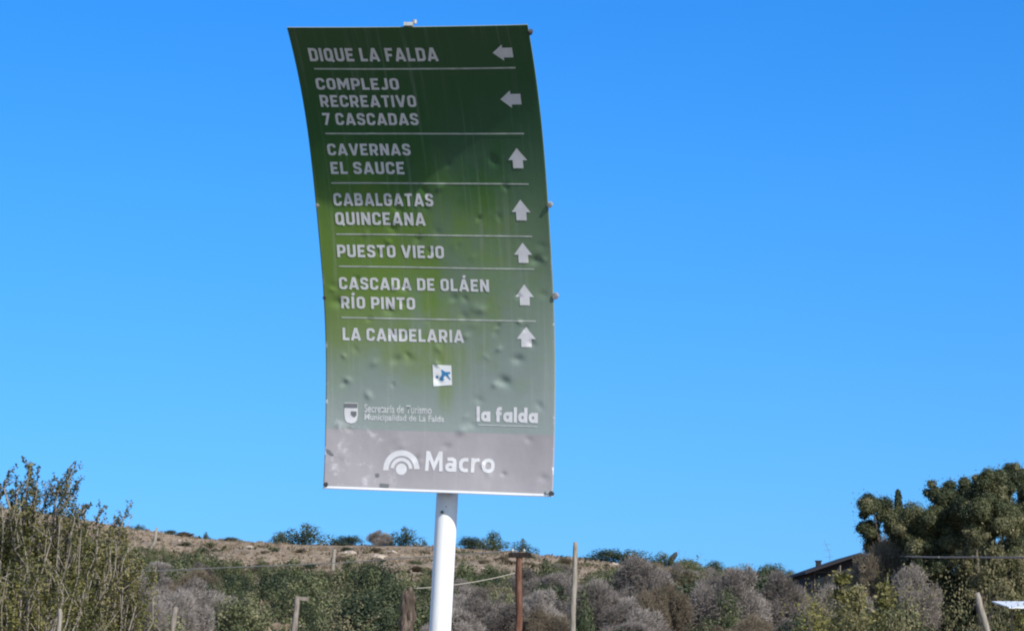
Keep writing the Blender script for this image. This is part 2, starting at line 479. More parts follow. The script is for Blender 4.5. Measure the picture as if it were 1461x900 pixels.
# ------------------------------------------------------------------ the tourist sign
def print_mat():
    m, n, l, b = new_mat('printed_sign_face', .42, .5)
    uv = n.new("ShaderNodeUVMap"); uv.uv_map = 'UVMap'
    sx = n.new("ShaderNodeSeparateXYZ"); l.new(uv.outputs[0], sx.inputs[0])
    u, v = sx.outputs[0], sx.outputs[1]
    def nz(su, sv, det=5, rg=.6, off=0.0):
        mp = n.new("ShaderNodeMapping"); mp.inputs["Scale"].default_value = (su, sv, 1); mp.inputs["Location"].default_value = (off, off * .7, off)
        l.new(uv.outputs[0], mp.inputs[0])
        return noise_node(n, l, 1.0, det, rg, mp.outputs[0]).outputs[0]
    cloud = nz(3.2, 4.5, 5, .6, 2.0)
    streak = nz(16, 2.2, 4, .6, 5.0)
    vj = mth(n, l, 'MULTIPLY_ADD', cloud, .30); vj.node.inputs[2].default_value = -.15
    vv = mth(n, l, 'ADD', v, vj)
    r = ramp(n, [(.12, (.235, .285, .265)), (.23, (.215, .272, .232)), (.33, (.178, .250, .095)), (.46, (.142, .232, .048)), (.60, (.124, .214, .042)),
                 (.68, (.060, .150, .030)), (.76, (.026, .098, .026)), (.88, (.020, .088, .024)), (1, (.022, .088, .026))])
    l.new(vv, r.inputs[0])
    # print turns greyer towards the right and the foot
    patch = nz(4.5, 7, 6, .65, 17.0)
    un = mth(n, l, 'ADD', u, mth(n, l, 'MULTIPLY_ADD', streak, .5).node.outputs[0])
    un = mth(n, l, 'ADD', un, mth(n, l, 'SUBTRACT', mth(n, l, 'MULTIPLY', patch, 1.7), .85))
    fu = smooth01(n, l, un, .22, .98)
    fv = n.new("ShaderNodeValToRGB"); l.new(v, fv.inputs[0])
    e = fv.color_ramp.elements
    e[0].position = .14; e[0].color = (.95,) * 3 + (1,); e[1].position = .93; e[1].color = (.06,) * 3 + (1,)
    for p, c in ((.25, .95), (.36, .85), (.55, .70), (.78, .45)):
        k = e.new(p); k.color = (c,) * 3 + (1,)
    low = smooth01(n, l, v, .34, .17)
    fac = mth(n, l, 'MULTIPLY', mth(n, l, 'MAXIMUM', fu, mth(n, l, 'MULTIPLY', low, .8)), fv.outputs[0], True)
    greying = ramp(n, [(.15, (.280, .322, .316)), (.35, (.210, .266, .250)), (.55, (.145, .203, .172)), (.8, (.055, .115, .085))]); l.new(v, greying.inputs[0])
    col = mix(n, l, fac, r.outputs[0], greying.outputs[0])
    # a greener streak below the sticker
    du = mth(n, l, 'ABSOLUTE', mth(n, l, 'SUBTRACT', u, .525))
    st = mth(n, l, 'MULTIPLY', smooth01(n, l, du, .05, .01), smooth01(n, l, v, .16, .24))
    st = mth(n, l, 'MULTIPLY', st, smooth01(n, l, v, .46, .30))
    col = mix(n, l, mth(n, l, 'MULTIPLY', st, .6), col, (.165, .235, .06))
    # the plain grey sponsor band at the foot
    band = smooth01(n, l, v, .1425, .1395)
    grey = ramp(n, [(.3, (.305, .285, .30)), (.7, (.375, .35, .365))]); l.new(nz(5, 6, 5, .6, 9.0), grey.inputs[0])
    col = mix(n, l, band, col, grey.outputs[0])
    # scuffed pale patches at the lower left
    scr = smooth01(n, l, nz(9, 17, 6, .7, 13.0), .52, .66)
    msk = mth(n, l, 'MULTIPLY', smooth01(n, l, u, .42, .14), smooth01(n, l, v, .20, .11))
    col = mix(n, l, mth(n, l, 'MULTIPLY', mth(n, l, 'MULTIPLY', scr, msk), .75), col, (.62, .60, .63))
    # dust lying over the print in thin vertical runs
    dst = smooth01(n, l, nz(42, 3, 3, .55, 21.0), .52, .8)
    col = mix(n, l, mth(n, l, 'MULTIPLY', dst, .18), col, (.45, .47, .44))
    # chipped edges: bare pale sheet
    eu = mth(n, l, 'MINIMUM', u, mth(n, l, 'SUBTRACT', 1.0, u))
    chip = mth(n, l, 'MULTIPLY', smooth01(n, l, eu, .012, .002), smooth01(n, l, nz(8, 26, 4, .6, 30.0), .55, .62))
    chip = mth(n, l, 'MULTIPLY', chip, smooth01(n, l, v, .60, .2))
    col = mix(n, l, chip, col, (.75, .75, .77))
    lip = smooth01(n, l, v, .0075, .0055)
    col = mix(n, l, lip, col, (.82, .82, .84))
    l.new(col, b.inputs["Base Color"])
    l.new(mth(n, l, 'MULTIPLY_ADD', cloud, .25).node.outputs[0], b.inputs["Roughness"])
    for nd in n:
        if nd.type == 'MATH' and nd.operation == 'MULTIPLY_ADD' and nd.inputs[1].default_value == .25: nd.inputs[2].default_value = .26
        if nd.type == 'MATH' and nd.operation == 'MULTIPLY_ADD' and nd.inputs[1].default_value == .5: nd.inputs[2].default_value = -.25
    bp = n.new("ShaderNodeBump"); bp.inputs["Strength"].default_value = .25; bp.inputs["Distance"].default_value = .004
    l.new(nz(28, 50, 4, .6, 40.0), bp.inputs["Height"]); l.new(bp.outputs[0], b.inputs["Normal"])
    return m
M['print'] = print_mat()

foot = Vector((SP[0] + .07 - 2.1 * math.tan(R(2.85)), SP[2] + .12, 0))
sign = empty('direction_sign', (foot.x, foot.y, 0), 'tall green tourist direction sign with curled sheet on a white pole', 'road sign')
def on_sign(name, me, mat, parent):
    o = link(name, me, mat, None)
    o.parent = parent
    o.matrix_parent_inverse = Matrix.Translation(-sign.location)
    return o

# panel: dented front sheet, 3 mm thick, with its back
NU, NV = 170, 330
gu, gv = np.meshgrid(np.linspace(0, 1, NU), np.linspace(0, 1, NV))
front = surf(gu.ravel(), gv.ravel(), 0.0); back = surf(gu.ravel(), gv.ravel(), -.004)
Vv = np.concatenate([front, back])
F = []
for j in range(NV - 1):
    for i in range(NU - 1):
        a = j * NU + i
        F.append((a, a + 1, a + NU + 1, a + NU))
nfront = len(F); off = NU * NV
F += [tuple(off + k for k in f[::-1]) for f in F[:nfront]]
for i in range(NU - 1):
    F.append((i + off, i + 1 + off, i + 1, i)); t = (NV - 1) * NU + i; F.append((t, t + 1, t + 1 + off, t + off))
for j in range(NV - 1):
    a = j * NU; F.append((a, a + NU, a + NU + off, a + off)); a += NU - 1; F.append((a + off, a + NU + off, a + NU, a))
me = pydata('panel', Vv, F)
sm = np.zeros(len(F), bool); sm[:2 * nfront] = True
me.polygons.foreach_set('use_smooth', sm)
uvl = me.uv_layers.new(name='UVMap')
li = np.zeros(len(me.loops), np.int32); me.loops.foreach_get('vertex_index', li)
uvs = np.stack([np.concatenate([gu.ravel()] * 2), np.concatenate([gv.ravel()] * 2)], 1)[li]
uvl.data.foreach_set('uv', uvs.astype(np.float32).ravel())
me.materials.append(M['print']); me.materials.append(M['backsheet']); me.materials.append(M['lip'])
mi = np.zeros(len(F), np.int32); mi[nfront:2 * nfront] = 1; mi[2 * nfront:] = 1
me.polygons.foreach_set('material_index', mi)
panel = on_sign('panel', me, None, sign)
tag(panel, 'curled sheet running from dark green at the top to grey at the foot')

def on_panel(name, me, mat, label=None):
    o = link(name, me, mat, None)
    o.parent = panel                            # the panel's own matrix is the identity
    if label: o['label'] = label
    return o

# --- lettering: heavy stroke capitals laid on the sheet as cut vinyl
def rrect(x0, y0, x1, y1, r):
    P = []
    for cx, cy, a0 in ((x1 - r, y1 - r, 0), (x0 + r, y1 - r, 90), (x0 + r, y0 + r, 180), (x1 - r, y0 + r, 270)):
        for k in range(4):
            a = R(a0 + 30 * k); P.append((cx + r * math.cos(a), cy + r * math.sin(a)))
    return P
Cs = [(.52, .66), (.52, .76), (.49, .84), (.41, .9), (.22, .9), (.13, .85), (.1, .76), (.1, .24), (.13, .15), (.22, .1), (.41, .1), (.49, .16), (.52, .24), (.52, .34)]
Pp = ('c', [(.1, .4), (.1, .9), (.38, .9), (.48, .85), (.52, .76), (.52, .54), (.48, .45), (.38, .4)])
GL = {
 'A': (.72, [('o', [(.08, 0), (.32, .905), (.40, .905), (.64, 0)]), ('o', [(.2, .25), (.52, .25)])]),
 'B': (.64, [('c', [(.1, .52), (.1, .9), (.38, .9), (.46, .86), (.49, .78), (.49, .63), (.46, .56), (.38, .52)]),
             ('c', [(.1, .1), (.1, .5), (.4, .5), (.5, .46), (.53, .38), (.53, .22), (.5, .14), (.4, .1)])]),
 'C': (.62, [('o', Cs)]),
 'D': (.62, [('c', [(.1, .1), (.1, .9), (.36, .9), (.46, .87), (.52, .78), (.52, .22), (.46, .13), (.36, .1)])]),
 'E': (.56, [('o', [(.54, .9), (.1, .9), (.1, .1), (.54, .1)]), ('o', [(.12, .5), (.47, .5)])]),
 'F': (.54, [('o', [(.53, .9), (.1, .9), (.1, 0)]), ('o', [(.12, .47), (.46, .47)])]),
 'G': (.63, [('o', Cs[:-1] + [(.53, .45), (.32, .45)])]),
 'I': (.2, [('o', [(.1, 0), (.1, 1)])]),
 'J': (.48, [('o', [(.38, 1), (.38, .22), (.35, .14), (.28, .1), (.14, .1), (.03, .17)])]),
 'L': (.5, [('o', [(.1, 1), (.1, .1), (.5, .1)])]),
 'M': (.82, [('o', [(.1, 0), (.1, 1)]), ('o', [(.13, .93), (.41, .34), (.69, .93)]), ('o', [(.72, 0), (.72, 1)])]),
 'N': (.66, [('o', [(.1, 0), (.1, 1)]), ('o', [(.12, .96), (.54, .04)]), ('o', [(.56, 0), (.56, 1)])]),
 'O': (.62, [('c', rrect(.1, .1, .52, .9, .16))]),
 'P': (.6, [Pp, ('o', [(.1, .42), (.1, 0)])]),
 'Q': (.64, [('c', rrect(.1, .1, .52, .9, .16)), ('o', [(.36, .28), (.62, -.02)])]),
 'R': (.64, [Pp, ('o', [(.1, .42), (.1, 0)]), ('o', [(.33, .4), (.54, 0)])]),
 'S': (.6, [('o', [(.5, .7), (.5, .78), (.47, .85), (.4, .9), (.2, .9), (.12, .85), (.1, .78), (.1, .66), (.13, .58), (.2, .54), (.4, .47), (.47, .42),
                   (.5, .34), (.5, .22), (.47, .15), (.4, .1), (.2, .1), (.13, .14), (.1, .21), (.1, .3)])]),
 'T': (.58, [('o', [(0, .9), (.58, .9)]), ('o', [(.29, .88), (.29, 0)])]),
 'U': (.62, [('o', [(.1, 1), (.1, .24), (.13, .15), (.22, .1), (.4, .1), (.49, .15), (.52, .24), (.52, 1)])]),
 'V': (.70, [('o', [(.08, 1), (.31, .095), (.39, .095), (.62, 1)])]),
 '7': (.54, [('o', [(.0, .9), (.47, .9), (.2, 0)])]),
}
GL['Á'] = (GL['A'][0], GL['A'][1] + [('o', [(.33, 1.1), (.46, 1.3)])])
GL['Í'] = (.24, [('o', [(.1, 0), (.1, 1)]), ('o', [(.08, 1.1), (.22, 1.3)])])

def ribbon(pts, closed, h=.1):
    """Mitred ribbon of half width h along a 2-D polyline: a list of quads."""
    P = [np.array(p, float) for p in pts]
    Q = []
    nseg = len(P) if closed else len(P) - 1
    for i in range(nseg):
        a, b = P[i], P[(i + 1) % len(P)]
        k = max(1, int(np.linalg.norm(b - a) / .22))
        for j in range(k): Q.append(a + (b - a) * j / k)
    if not closed: Q.append(P[-1])
    L_, R_ = [], []
    n = len(Q)
    for i in range(n):
        if closed: a, b, c = Q[i - 1], Q[i], Q[(i + 1) % n]
        else: a, b, c = Q[max(i - 1, 0)], Q[i], Q[min(i + 1, n - 1)]
        d1 = b - a; d2 = c - b
        if np.linalg.norm(d1) < 1e-9: d1 = d2
        if np.linalg.norm(d2) < 1e-9: d2 = d1
        d1 = d1 / np.linalg.norm(d1); d2 = d2 / np.linalg.norm(d2)
        n1 = np.array([-d1[1], d1[0]]); n2 = np.array([-d2[1], d2[0]])
        m = n1 + n2; m = m / max(1e-6, np.linalg.norm(m))
        s = h / max(.42, m @ n1)
        L_.append(b + m * s); R_.append(b - m * s)
    out = []
    for i in range(n if closed else n - 1):
        j = (i + 1) % n
        out.append((L_[i], R_[i], R_[j], L_[j]))
    return out

def text_line(txt, u0, u1, v0, v1, word, base_d=.0019, glyphs=None, half=.098, gap=.13):
    glyphs = glyphs or GL
    x = 0; items = []; wi = 0
    for ch in txt:
        if ch == ' ': x += .30; wi += 1; continue
        w, strokes = glyphs[ch]
        if wi == word:
            for k, (t, p) in enumerate(strokes): items.append((x, t == 'c', p, k))
        x += w + gap
    tot = x - gap
    V, D, F = [], [], []
    for (ox, cl, p, k) in items:
        for q in ribbon(p, cl, half):
            b = len(V)
            for c in q:
                V.append((u0 + (u1 - u0) * (c[0] + ox) / tot, v0 + (v1 - v0) * c[1])); D.append(base_d + .0002 * k)
            F.append((b, b + 1, b + 2, b + 3))
    V = np.array(V)
    return pydata('lettering', surf(V[:, 0], V[:, 1], np.array(D)), F)

LINES = [('DIQUE LA FALDA', .0671, .611, .9376, .9625), ('COMPLEJO', .0714, .4261, .8832, .9056), ('RECREATIVO', .0761, .4873, .8492, .8726),
 ('7 CASCADAS', .0749, .4855, .8131, .8371), ('CAVERNAS', .0778, .4347, .7511, .7752), ('EL SAUCE', .081, .3999, .7119, .7374),
 ('CABALGATAS', .0789, .5105, .6441, .6713), ('QUINCEANA', .0788, .4699, .6026, .6303), ('PUESTO VIEJO', .0749, .5411, .5318, .5593),
 ('CASCADA DE OLÁEN', .0735, .7285, .4603, .4874), ('RÍO PINTO', .0773, .4041, .4175, .4445), ('LA CANDELARIA', .0788, .6107, .3454, .3738)]
for t, u0, u1, v0, v1 in LINES:
    for wi, word in enumerate(t.split()):
        on_panel('lettering', text_line(t, u0, u1, v0, v1, wi), M['letter'], 'white capitals reading ' + word)

def strip(u0, v0, u1, v1, d, nu=40, name='strip'):
    us = np.linspace(u0, u1, nu)
    a = surf(us, np.full(nu, v0), d); b = surf(us, np.full(nu, v1), d)
    return pydata(name, np.concatenate([a, b]), [(i, i + 1, nu + i + 1, nu + i) for i in range(nu - 1)])
for v in (.9232, .7958, .6929, .5822, .5114, .3968):
    on_panel('divider_line', strip(.0765, v - .0015, .923, v + .0015, .0013, 60), M['line'])

def poly_on(name, pts, mat, d=.0013, label=None, sub=4):
    """Filled polygon (u, v points, any outline without holes) laid on the sheet."""
    bm = bmesh.new()
    vs = [bm.verts.new((p[0] * PW, p[1] * PH, 0)) for p in pts]
    f = bm.faces.new(vs)
    bmesh.ops.triangulate(bm, faces=[f])
    for _ in range(sub):
        e = [e for e in bm.edges if e.calc_length() > .018]
        if not e: break
        bmesh.ops.subdivide_edges(bm, edges=e, cuts=1)
        bmesh.ops.triangulate(bm, faces=bm.faces[:])
    u = np.array([v.co.x / PW for v in bm.verts]); w = np.array([v.co.y / PH for v in bm.verts])
    P = surf(u, w, d)
    for v, p in zip(bm.verts, P): v.co = p
    me = bpy.data.meshes.new(name); bm.to_mesh(me); bm.free()
    return on_panel(name, me, mat, label)

ARW = [('l', .8387, .921, .9366, .9662), ('l', .8419, .9272, .8466, .8807), ('u', .8458, .9253, .7256, .7669), ('u', .8424, .9233, .6165, .6602),
       ('u', .8418, .9193, .5248, .5687), ('u', .8394, .9173, .4316, .4779), ('u', .839, .9204, .3387, .384)]
for k, u0, u1, v0, v1 in ARW:
    if k == 'u': s = [(.5, 1), (1, .40), (.77, .40), (.77, 0), (.23, 0), (.23, .40), (0, .40)]
    else: s = [(0, .5), (.52, 1), (.52, .80), (1, .80), (1, .20), (.52, .20), (.52, 0)]
    poly_on('arrow', [(u0 + (u1 - u0) * a, v0 + (v1 - v0) * b) for a, b in s], M['letter'], .0019,
            'white arrow pointing ' + ('left' if k == 'l' else 'up'))

def font_on(name, txt, u0, u1, v0, v1, mat, bold, d=.0018, spacing=1.0, label=None):
    c = bpy.data.curves.new(name, 'FONT'); c.body = txt; c.offset = bold; c.resolution_u = 4; c.space_character = spacing
    o = bpy.data.objects.new(name, c); COL.objects.link(o)
    bpy.context.view_layer.update()
    me = bpy.data.meshes.new_from_object(o.evaluated_get(bpy.context.evaluated_depsgraph_get()))
    bpy.data.objects.remove(o)
    bm = bmesh.new(); bm.from_mesh(me); bpy.data.meshes.remove(me)
    X = [v.co.x for v in bm.verts]; Y = [v.co.y for v in bm.verts]
    x0, x1, y0, y1 = min(X), max(X), min(Y), max(Y)
    for v in bm.verts:
        v.co = ((u0 + (u1 - u0) * (v.co.x - x0) / (x1 - x0)) * PW, (v0 + (v1 - v0) * (v.co.y - y0) / (y1 - y0)) * PH, 0)
    for _ in range(2):
        e = [e for e in bm.edges if e.calc_length() > .02]
        if e: bmesh.ops.subdivide_edges(bm, edges=e, cuts=1); bmesh.ops.triangulate(bm, faces=bm.faces[:])
    u = np.array([v.co.x / PW for v in bm.verts]); w = np.array([v.co.y / PH for v in bm.verts])
    # neighbouring letters may touch once emboldened: every island a hair higher than the last
    isl = np.zeros(len(bm.verts)); seen = set(); k = 0
    bm.verts.ensure_lookup_table()
    for v in bm.verts:
        if v in seen: continue
        st = [v]; seen.add(v)
        while st:
            q = st.pop(); isl[q.index] = k
            for e in q.link_edges:
                z = e.other_vert(q)
                if z not in seen: seen.add(z); st.append(z)
        k += 1
    P = surf(u, w, d + .0001 * (isl % 3))
    for v, p in zip(bm.verts, P): v.co = p
    me = bpy.data.meshes.new(name); bm.to_mesh(me); bm.free()
    return on_panel(name, me, mat, label)

font_on('lettering', 'Secretaría de Turismo', .1705, .4667, .181, .2003, M['letter_worn'], .018, label='small worn white line of the tourism office')
font_on('lettering', 'Municipalidad de La Falda', .1709, .5212, .1590, .1785, M['letter_worn'], .018, label='small worn white line of the town council')
ROUND = {'l': (.24, [('o', [(.12, 0), (.12, 1)])]),
 'a': (.66, [('c', rrect(.12, .12, .50, .56, .17)), ('o', [(.54, .68), (.54, 0)])]),
 'd': (.66, [('c', rrect(.12, .12, .50, .56, .17)), ('o', [(.54, 1), (.54, 0)])]),
 'f': (.44, [('o', [(.42, .88), (.26, .88), (.19, .84), (.16, .76), (.16, 0)]), ('o', [(.0, .56), (.40, .56)])])}
HEAVY = {'M': (.92, [('o', [(.1, 0), (.14, 1)]), ('o', [(.17, .93), (.46, .22), (.75, .93)]), ('o', [(.78, 1), (.82, 0)])]),
 'a': (.58, [('o', [(.10, .62), (.34, .63), (.45, .58), (.48, .48), (.48, 0)]), ('c', rrect(.10, .09, .44, .36, .11))]),
 'c': (.50, [('o', [(.47, .62), (.30, .63), (.17, .58), (.10, .47), (.10, .25), (.17, .14), (.30, .09), (.47, .10)])]),
 'r': (.44, [('o', [(.10, 0), (.10, .72)]), ('o', [(.12, .46), (.18, .57), (.28, .62), (.43, .63)])]),
 'o': (.66, [('c', rrect(.10, .09, .56, .63, .21))])}
for wi, word in enumerate(('la', 'falda')):
    on_panel('lettering', text_line('la falda', .6611, .9272, .1674, .2021, wi, .0019, ROUND, .115, .07), M['letter'], 'heavy white lower case town name')
on_panel('divider_line', strip(.668, .1585, .925, .1602, .0022, 30), M['letter_worn'], 'very thin worn line under the town name')
on_panel('lettering', text_line('Macro', .443, .7457, .0498, .0961, 0, .0019, HEAVY, .09, .10), M['letter'], 'large white sponsor name on the grey band')

def arc_band(cu, cv, r0, r1, a0, a1, n=24):
    """half ring in metres on the sheet, round (cu, cv)"""
    V = []; F = []
    for i in range(n + 1):
        a = R(a0 + (a1 - a0) * i / n)
        for r in (r0, (r0 + r1) / 2, r1): V.append((cu + r * math.cos(a) / PW, cv + r * math.sin(a) / PH))
    for i in range(n):
        for k in (0, 1): F.append((i * 3 + k, i * 3 + k + 1, i * 3 + k + 4, i * 3 + k + 3))
    return V, F
V, F = [], []
for r0, r1, a0, a1 in ((.074, .106, 2, 186), (.044, .064, 4, 176), (.0, .032, 0, 360)):
    v_, f_ = arc_band(.3405, .0520, r0, r1, a0, a1)
    b = len(V); V += v_; F += [tuple(i + b for i in f) for f in f_]
V = np.array(V)
on_panel('emblem', pydata('emblem', surf(V[:, 0], V[:, 1], .0013), F), M['letter'], 'white fan of two arches over a disc')
# the town shield
sh = [(.083, .2025), (.1425, .2025), (.1425, .175), (.1395, .164), (.131, .157), (.1125, .1545), (.094, .157), (.086, .164), (.083, .175)]
poly_on('shield', sh, M['letter'], .0022, 'small white town shield with a dark top')
poly_on('shield_top', [(.0845, .2012), (.141, .2012), (.141, .191), (.0845, .191)], M['shield_dark'], .0034)
poly_on('shield_mark', [(.112, .183), (.137, .183), (.137, .174), (.128, .169), (.118, .172), (.112, .176)], M['shield_dark'], .0034)
# square paper sticker with blue smudges
stk = poly_on('sticker', [(.4715, .2945), (.5535, .2935), (.556, .2490), (.474, .2450)], M['sticker'], .0026, 'small square white sticker with blue marks')
for P_ in ([(.484, .2675), (.492, .2705), (.497, .266), (.490, .2625)], [(.500, .262), (.512, .272), (.512, .2785), (.508, .283), (.514, .2835), (.528, .2785), (.549, .279), (.549, .2745),
            (.538, .2735), (.545, .266), (.552, .262), (.546, .261), (.536, .267), (.527, .271), (.519, .266), (.521, .2595), (.512, .258)]):
    poly_on('ink_mark', P_, M['blue'], .0038)
# torn dark tape at the lower edge and a scratch at the left
poly_on('tape', [(.251, .0175), (.292, .0165), (.291, .0085), (.252, .0095)], M['shield_dark'], .003, 'scrap of dark tape at the lower edge')
poly_on('scratch', [(.006, .094), (.022, .091), (.036, .083), (.042, .0775), (.028, .079), (.008, .086)], M['shield_dark'], .0022)
poly_on('scratch', [(.228, .0400), (.243, .0405), (.247, .034), (.240, .031), (.230, .033)], M['shield_dark'], .0022)

# bent pole: straight to the foot of the sheet, then following its curve behind it
PR = .0615
def pole_pt(v):
    P = surf(np.array([.516]), np.array([v]), 0)[0]
    k = dprof(v) / PH
    n = nN - k * nUP; n /= np.linalg.norm(n)
    rel = float(relief(np.array([.516]), np.array([v]))[0])
    return Vector(P - n * (PR + .085 + rel))
p0 = pole_pt(.03)
lean = Vector((math.tan(R(2.9)), 0, 1))
pts = [p0 - lean * (p0.z * t) for t in (1, .75, .5, .25, .1, .03)] + [pole_pt(v) for v in np.linspace(.05, .945, 34)]
mb = MB(); mb.tube(pts, PR, 28)
pole = mb.build('pole', M['white'], None, True); pole.parent = sign; pole.matrix_parent_inverse = Matrix.Translation(-sign.location)
pole['label'] = 'white painted steel pole, sunlit below the sheet'
# two cross rails behind the sheet; their bolts show at both edges
for v in (.648, .448, .80, .16):
    us = np.linspace(.01, .99, 24)
    mb = MB(); mb.tube([Vector(p) for p in surf(us, np.full(24, v), -.022)], .014, 8)
    o = mb.build('rail', M['steel'], None, True); o.parent = sign; o.matrix_parent_inverse = Matrix.Translation(-sign.location)
def bolt(u, v, r, mat, L=.009, d=.0):
    p = Vector(surf(np.array([u]), np.array([v]), d)[0])
    k = dprof(v) / PH
    n = Vector(nN - k * nUP).normalized()
    mb = MB(); mb.tube([p - n * .02, p + n * (L * .5)], r, 6); mb.tube([p + n * (L * .5 + .0005), p + n * L], r * .62, 8)
    o = mb.build('bolt', mat); o.parent = sign; o.matrix_parent_inverse = Matrix.Translation(-sign.location)
    return o
for u, v, r, mt in ((1.006, .650, .016, 'bolt'), (1.006, .452, .020, 'bolt'), (.006, .645, .012, 'bolt'), (.004, .440, .011, 'dark_bolt'), (1.004, .985, .013, 'dark_bolt'),
                    (.012, .010, .014, 'dark_bolt'), (.977, .010, .013, 'bolt'), (.994, .008, .014, 'dark_bolt')):
    bolt(u, v, r, M[mt])
# the bracket hooked over the top edge
mb = MB()
pt = Vector(surf(np.array([.52]), np.array([1.0]), -.01)[0])
mb.box(pt + UP * .006 - T0 * .012, (.05, .05, .018)); mb.tube([pt + UP * .01 + T0 * .02, pt + UP * .030 + T0 * .02], .013, 8)
o = mb.build('top_bracket', M['bolt']); o.parent = sign; o.matrix_parent_inverse = Matrix.Translation(-sign.location)
# drain hole plug on the pole just under the sheet
q = pole_pt(.0) ; q = p0 - lean * .17
mb = MB(); mb.tube([q + Vector((-.022, -PR + .004, 0)), q + Vector((-.024, -PR - .006, 0))], .009, 8)
o = mb.build('hole_plug', M['dark_bolt']); o.parent = sign; o.matrix_parent_inverse = Matrix.Translation(-sign.location)

# ------------------------------------------------------------------ posts, poles and wires
def post(name, top, bot, r0, r1, mat, label, cat, group=None, jit=.25, seed=0, y=55, n=12, extra=None, bend=()):
    """top, bot: photo pixels of its two ends at depth y; carried down to the ground."""
    a, b = at(*top, y), at(*bot, y)
    d = (a - b) / (a.z - b.z)
    g = b - d * (b.z - hz(b.x, y) + .3)
    root = Vector((g.x, y, hz(g.x, y)))
    t = empty(name, root, label, cat, group)
    pts = []; rad = []
    N = 26
    for i in range(N + 1):
        s = i / N
        p = g.lerp(a, s)
        w = .012 * noise.noise(Vector((seed, 1.7, s * 5))) + .01 * noise.noise(Vector((seed, 7.7, s * 13)))
        for (bs, bw, bx) in bend: w += bx * math.exp(-((s - bs) / bw) ** 2)
        p = p + Vector((w, w * .5, 0))
        pts.append(p - root); rad.append(r0 + (r1 - r0) * s)
    rad[-1] *= .75
    mb = MB(); mb.tube(pts, rad, n, jit, seed)
    mb.build('post', mat, t, True)
    if extra: extra(t, a - root)
    return t
FG = 'wooden posts along the field edge'
post('fence_post', (86, 868), (83, 903), .030, .028, M['post_pale'], 'slim pale fence post before the leafy bush, farthest left of the posts', 'post', FG, .2, 1, y=33)
post('fence_post', (251, 865), (245, 903), .062, .058, M['post_grey'], 'short grey fence post leaning right among the grey bare bushes', 'post', FG, .25, 2)
def nailed_board(t, a):
    mb = MB(); mb.box(a + Vector((.10, -.02, -.05)), (.24, .03, .075), Matrix.Rotation(R(4), 3, 'Y'))
    mb.build('board', M['post_grey'], t)
post('fence_post', (425, 850), (419, 903), .066, .060, M['post_grey'], 'grey fence post with a short board nailed to its top', 'post', FG, .2, 3, extra=nailed_board)
def gnarl(t, a):
    o = [c for c in t.children][0]
    r_ = lambda z, dx: a + Vector((dx, -.02, -z))
    mb = MB()
    mb.tube([r_(z, .075 + .02 * math.sin(z * 4) + .05 * max(0, z - .7)) for z in np.linspace(2.2, -.06, 22)], [.085 + .02 * math.sin(i * 1.7) for i in range(20)] + [.07, .045], 12, .5, 8)
    mb.tube([r_(z, -.05 + .03 * math.sin(z * 3 + 1)) for z in np.linspace(2.2, .14, 20)], [.095 + .02 * math.sin(i * 2.3) for i in range(18)] + [.08, .05], 12, .5, 12)
    me = o.data; bm = bmesh.new(); bm.from_mesh(me)
    b0 = [bm.verts.new(v) for v in mb.V]
    for f in mb.F:
        try: bm.faces.new([b0[i] for i in f]).smooth = True
        except ValueError: pass
    bm.to_mesh(me); bm.free()
post('gnarled_post', (580, 842), (580, 903), .15, .09, M['post_dark'], 'thick gnarled dark tree-trunk post just left of the sign pole', 'post', FG, .6, 4, n=20, extra=gnarl)
def tbar(t, a):
    mb = MB(); mb.box(a + Vector((.01, -.03, -.065)), (.47, .10, .10)); mb.build('crossarm', M['arm'], t)
    for dx in (-.14, .10):
        mb = MB(); mb.tube([a + Vector((dx, 0, -.016)), a + Vector((dx, 0, .035)), a + Vector((dx, 0, .065))], [.020, .028, .012], 10)
        mb.build('insulator', M['ceramic'], t, True)
post('utility_pole', (741, 787), (738, 903), .082, .066, M['post_red'], 'reddish brown wire pole with a dark crossarm, right of the sign pole', 'pole', None, .18, 5, extra=tbar,
     bend=((.62, .12, .03),))
post('bare_pole', (821, 773), (817, 903), .066, .052, M['post_pale'], 'tall slim pale pole without arms, right of the wire pole', 'pole', None, .15, 6)
post('fence_post', (1394, 845), (1409, 903), .075, .062, M['post_pale'], 'bleached pale post leaning left in front of the dark trees', 'post', FG, .15, 7)
def far_post(px, top, bot, r, mat, label, dx=0, seed=0):
    g = ground_hit(px - dx, bot)
    y = g.y
    post('field_post', (px, top), (px - dx, bot), r, r * .85, mat, label, 'post', None, .25, seed, y=y, n=8)
far_post(477, 783, 817, .15, M['post_pale'], 'pale post standing alone on the tan hillside left of the sign', 3, 8)
def far_stump():
    g = ground_hit(218, 787); y = g.y
    a = at(224, 752, y); m_ = at(221, 772, y); b = at(213, 786, y)
    t = empty('dead_tree', (b.x, y, hz(b.x, y)), 'bleached bare dead trunk leaning on the slope above the left bushes', 'dead tree')
    rt = t.location
    mb = MB(); mb.tube([b - rt - Vector((0, 0, .4)), b - rt, m_ - rt, a - rt], [.20, .17, .15, .08], 10, .3, 3)
    mb.build('trunk', M['post_pale'], t, True)
far_stump()

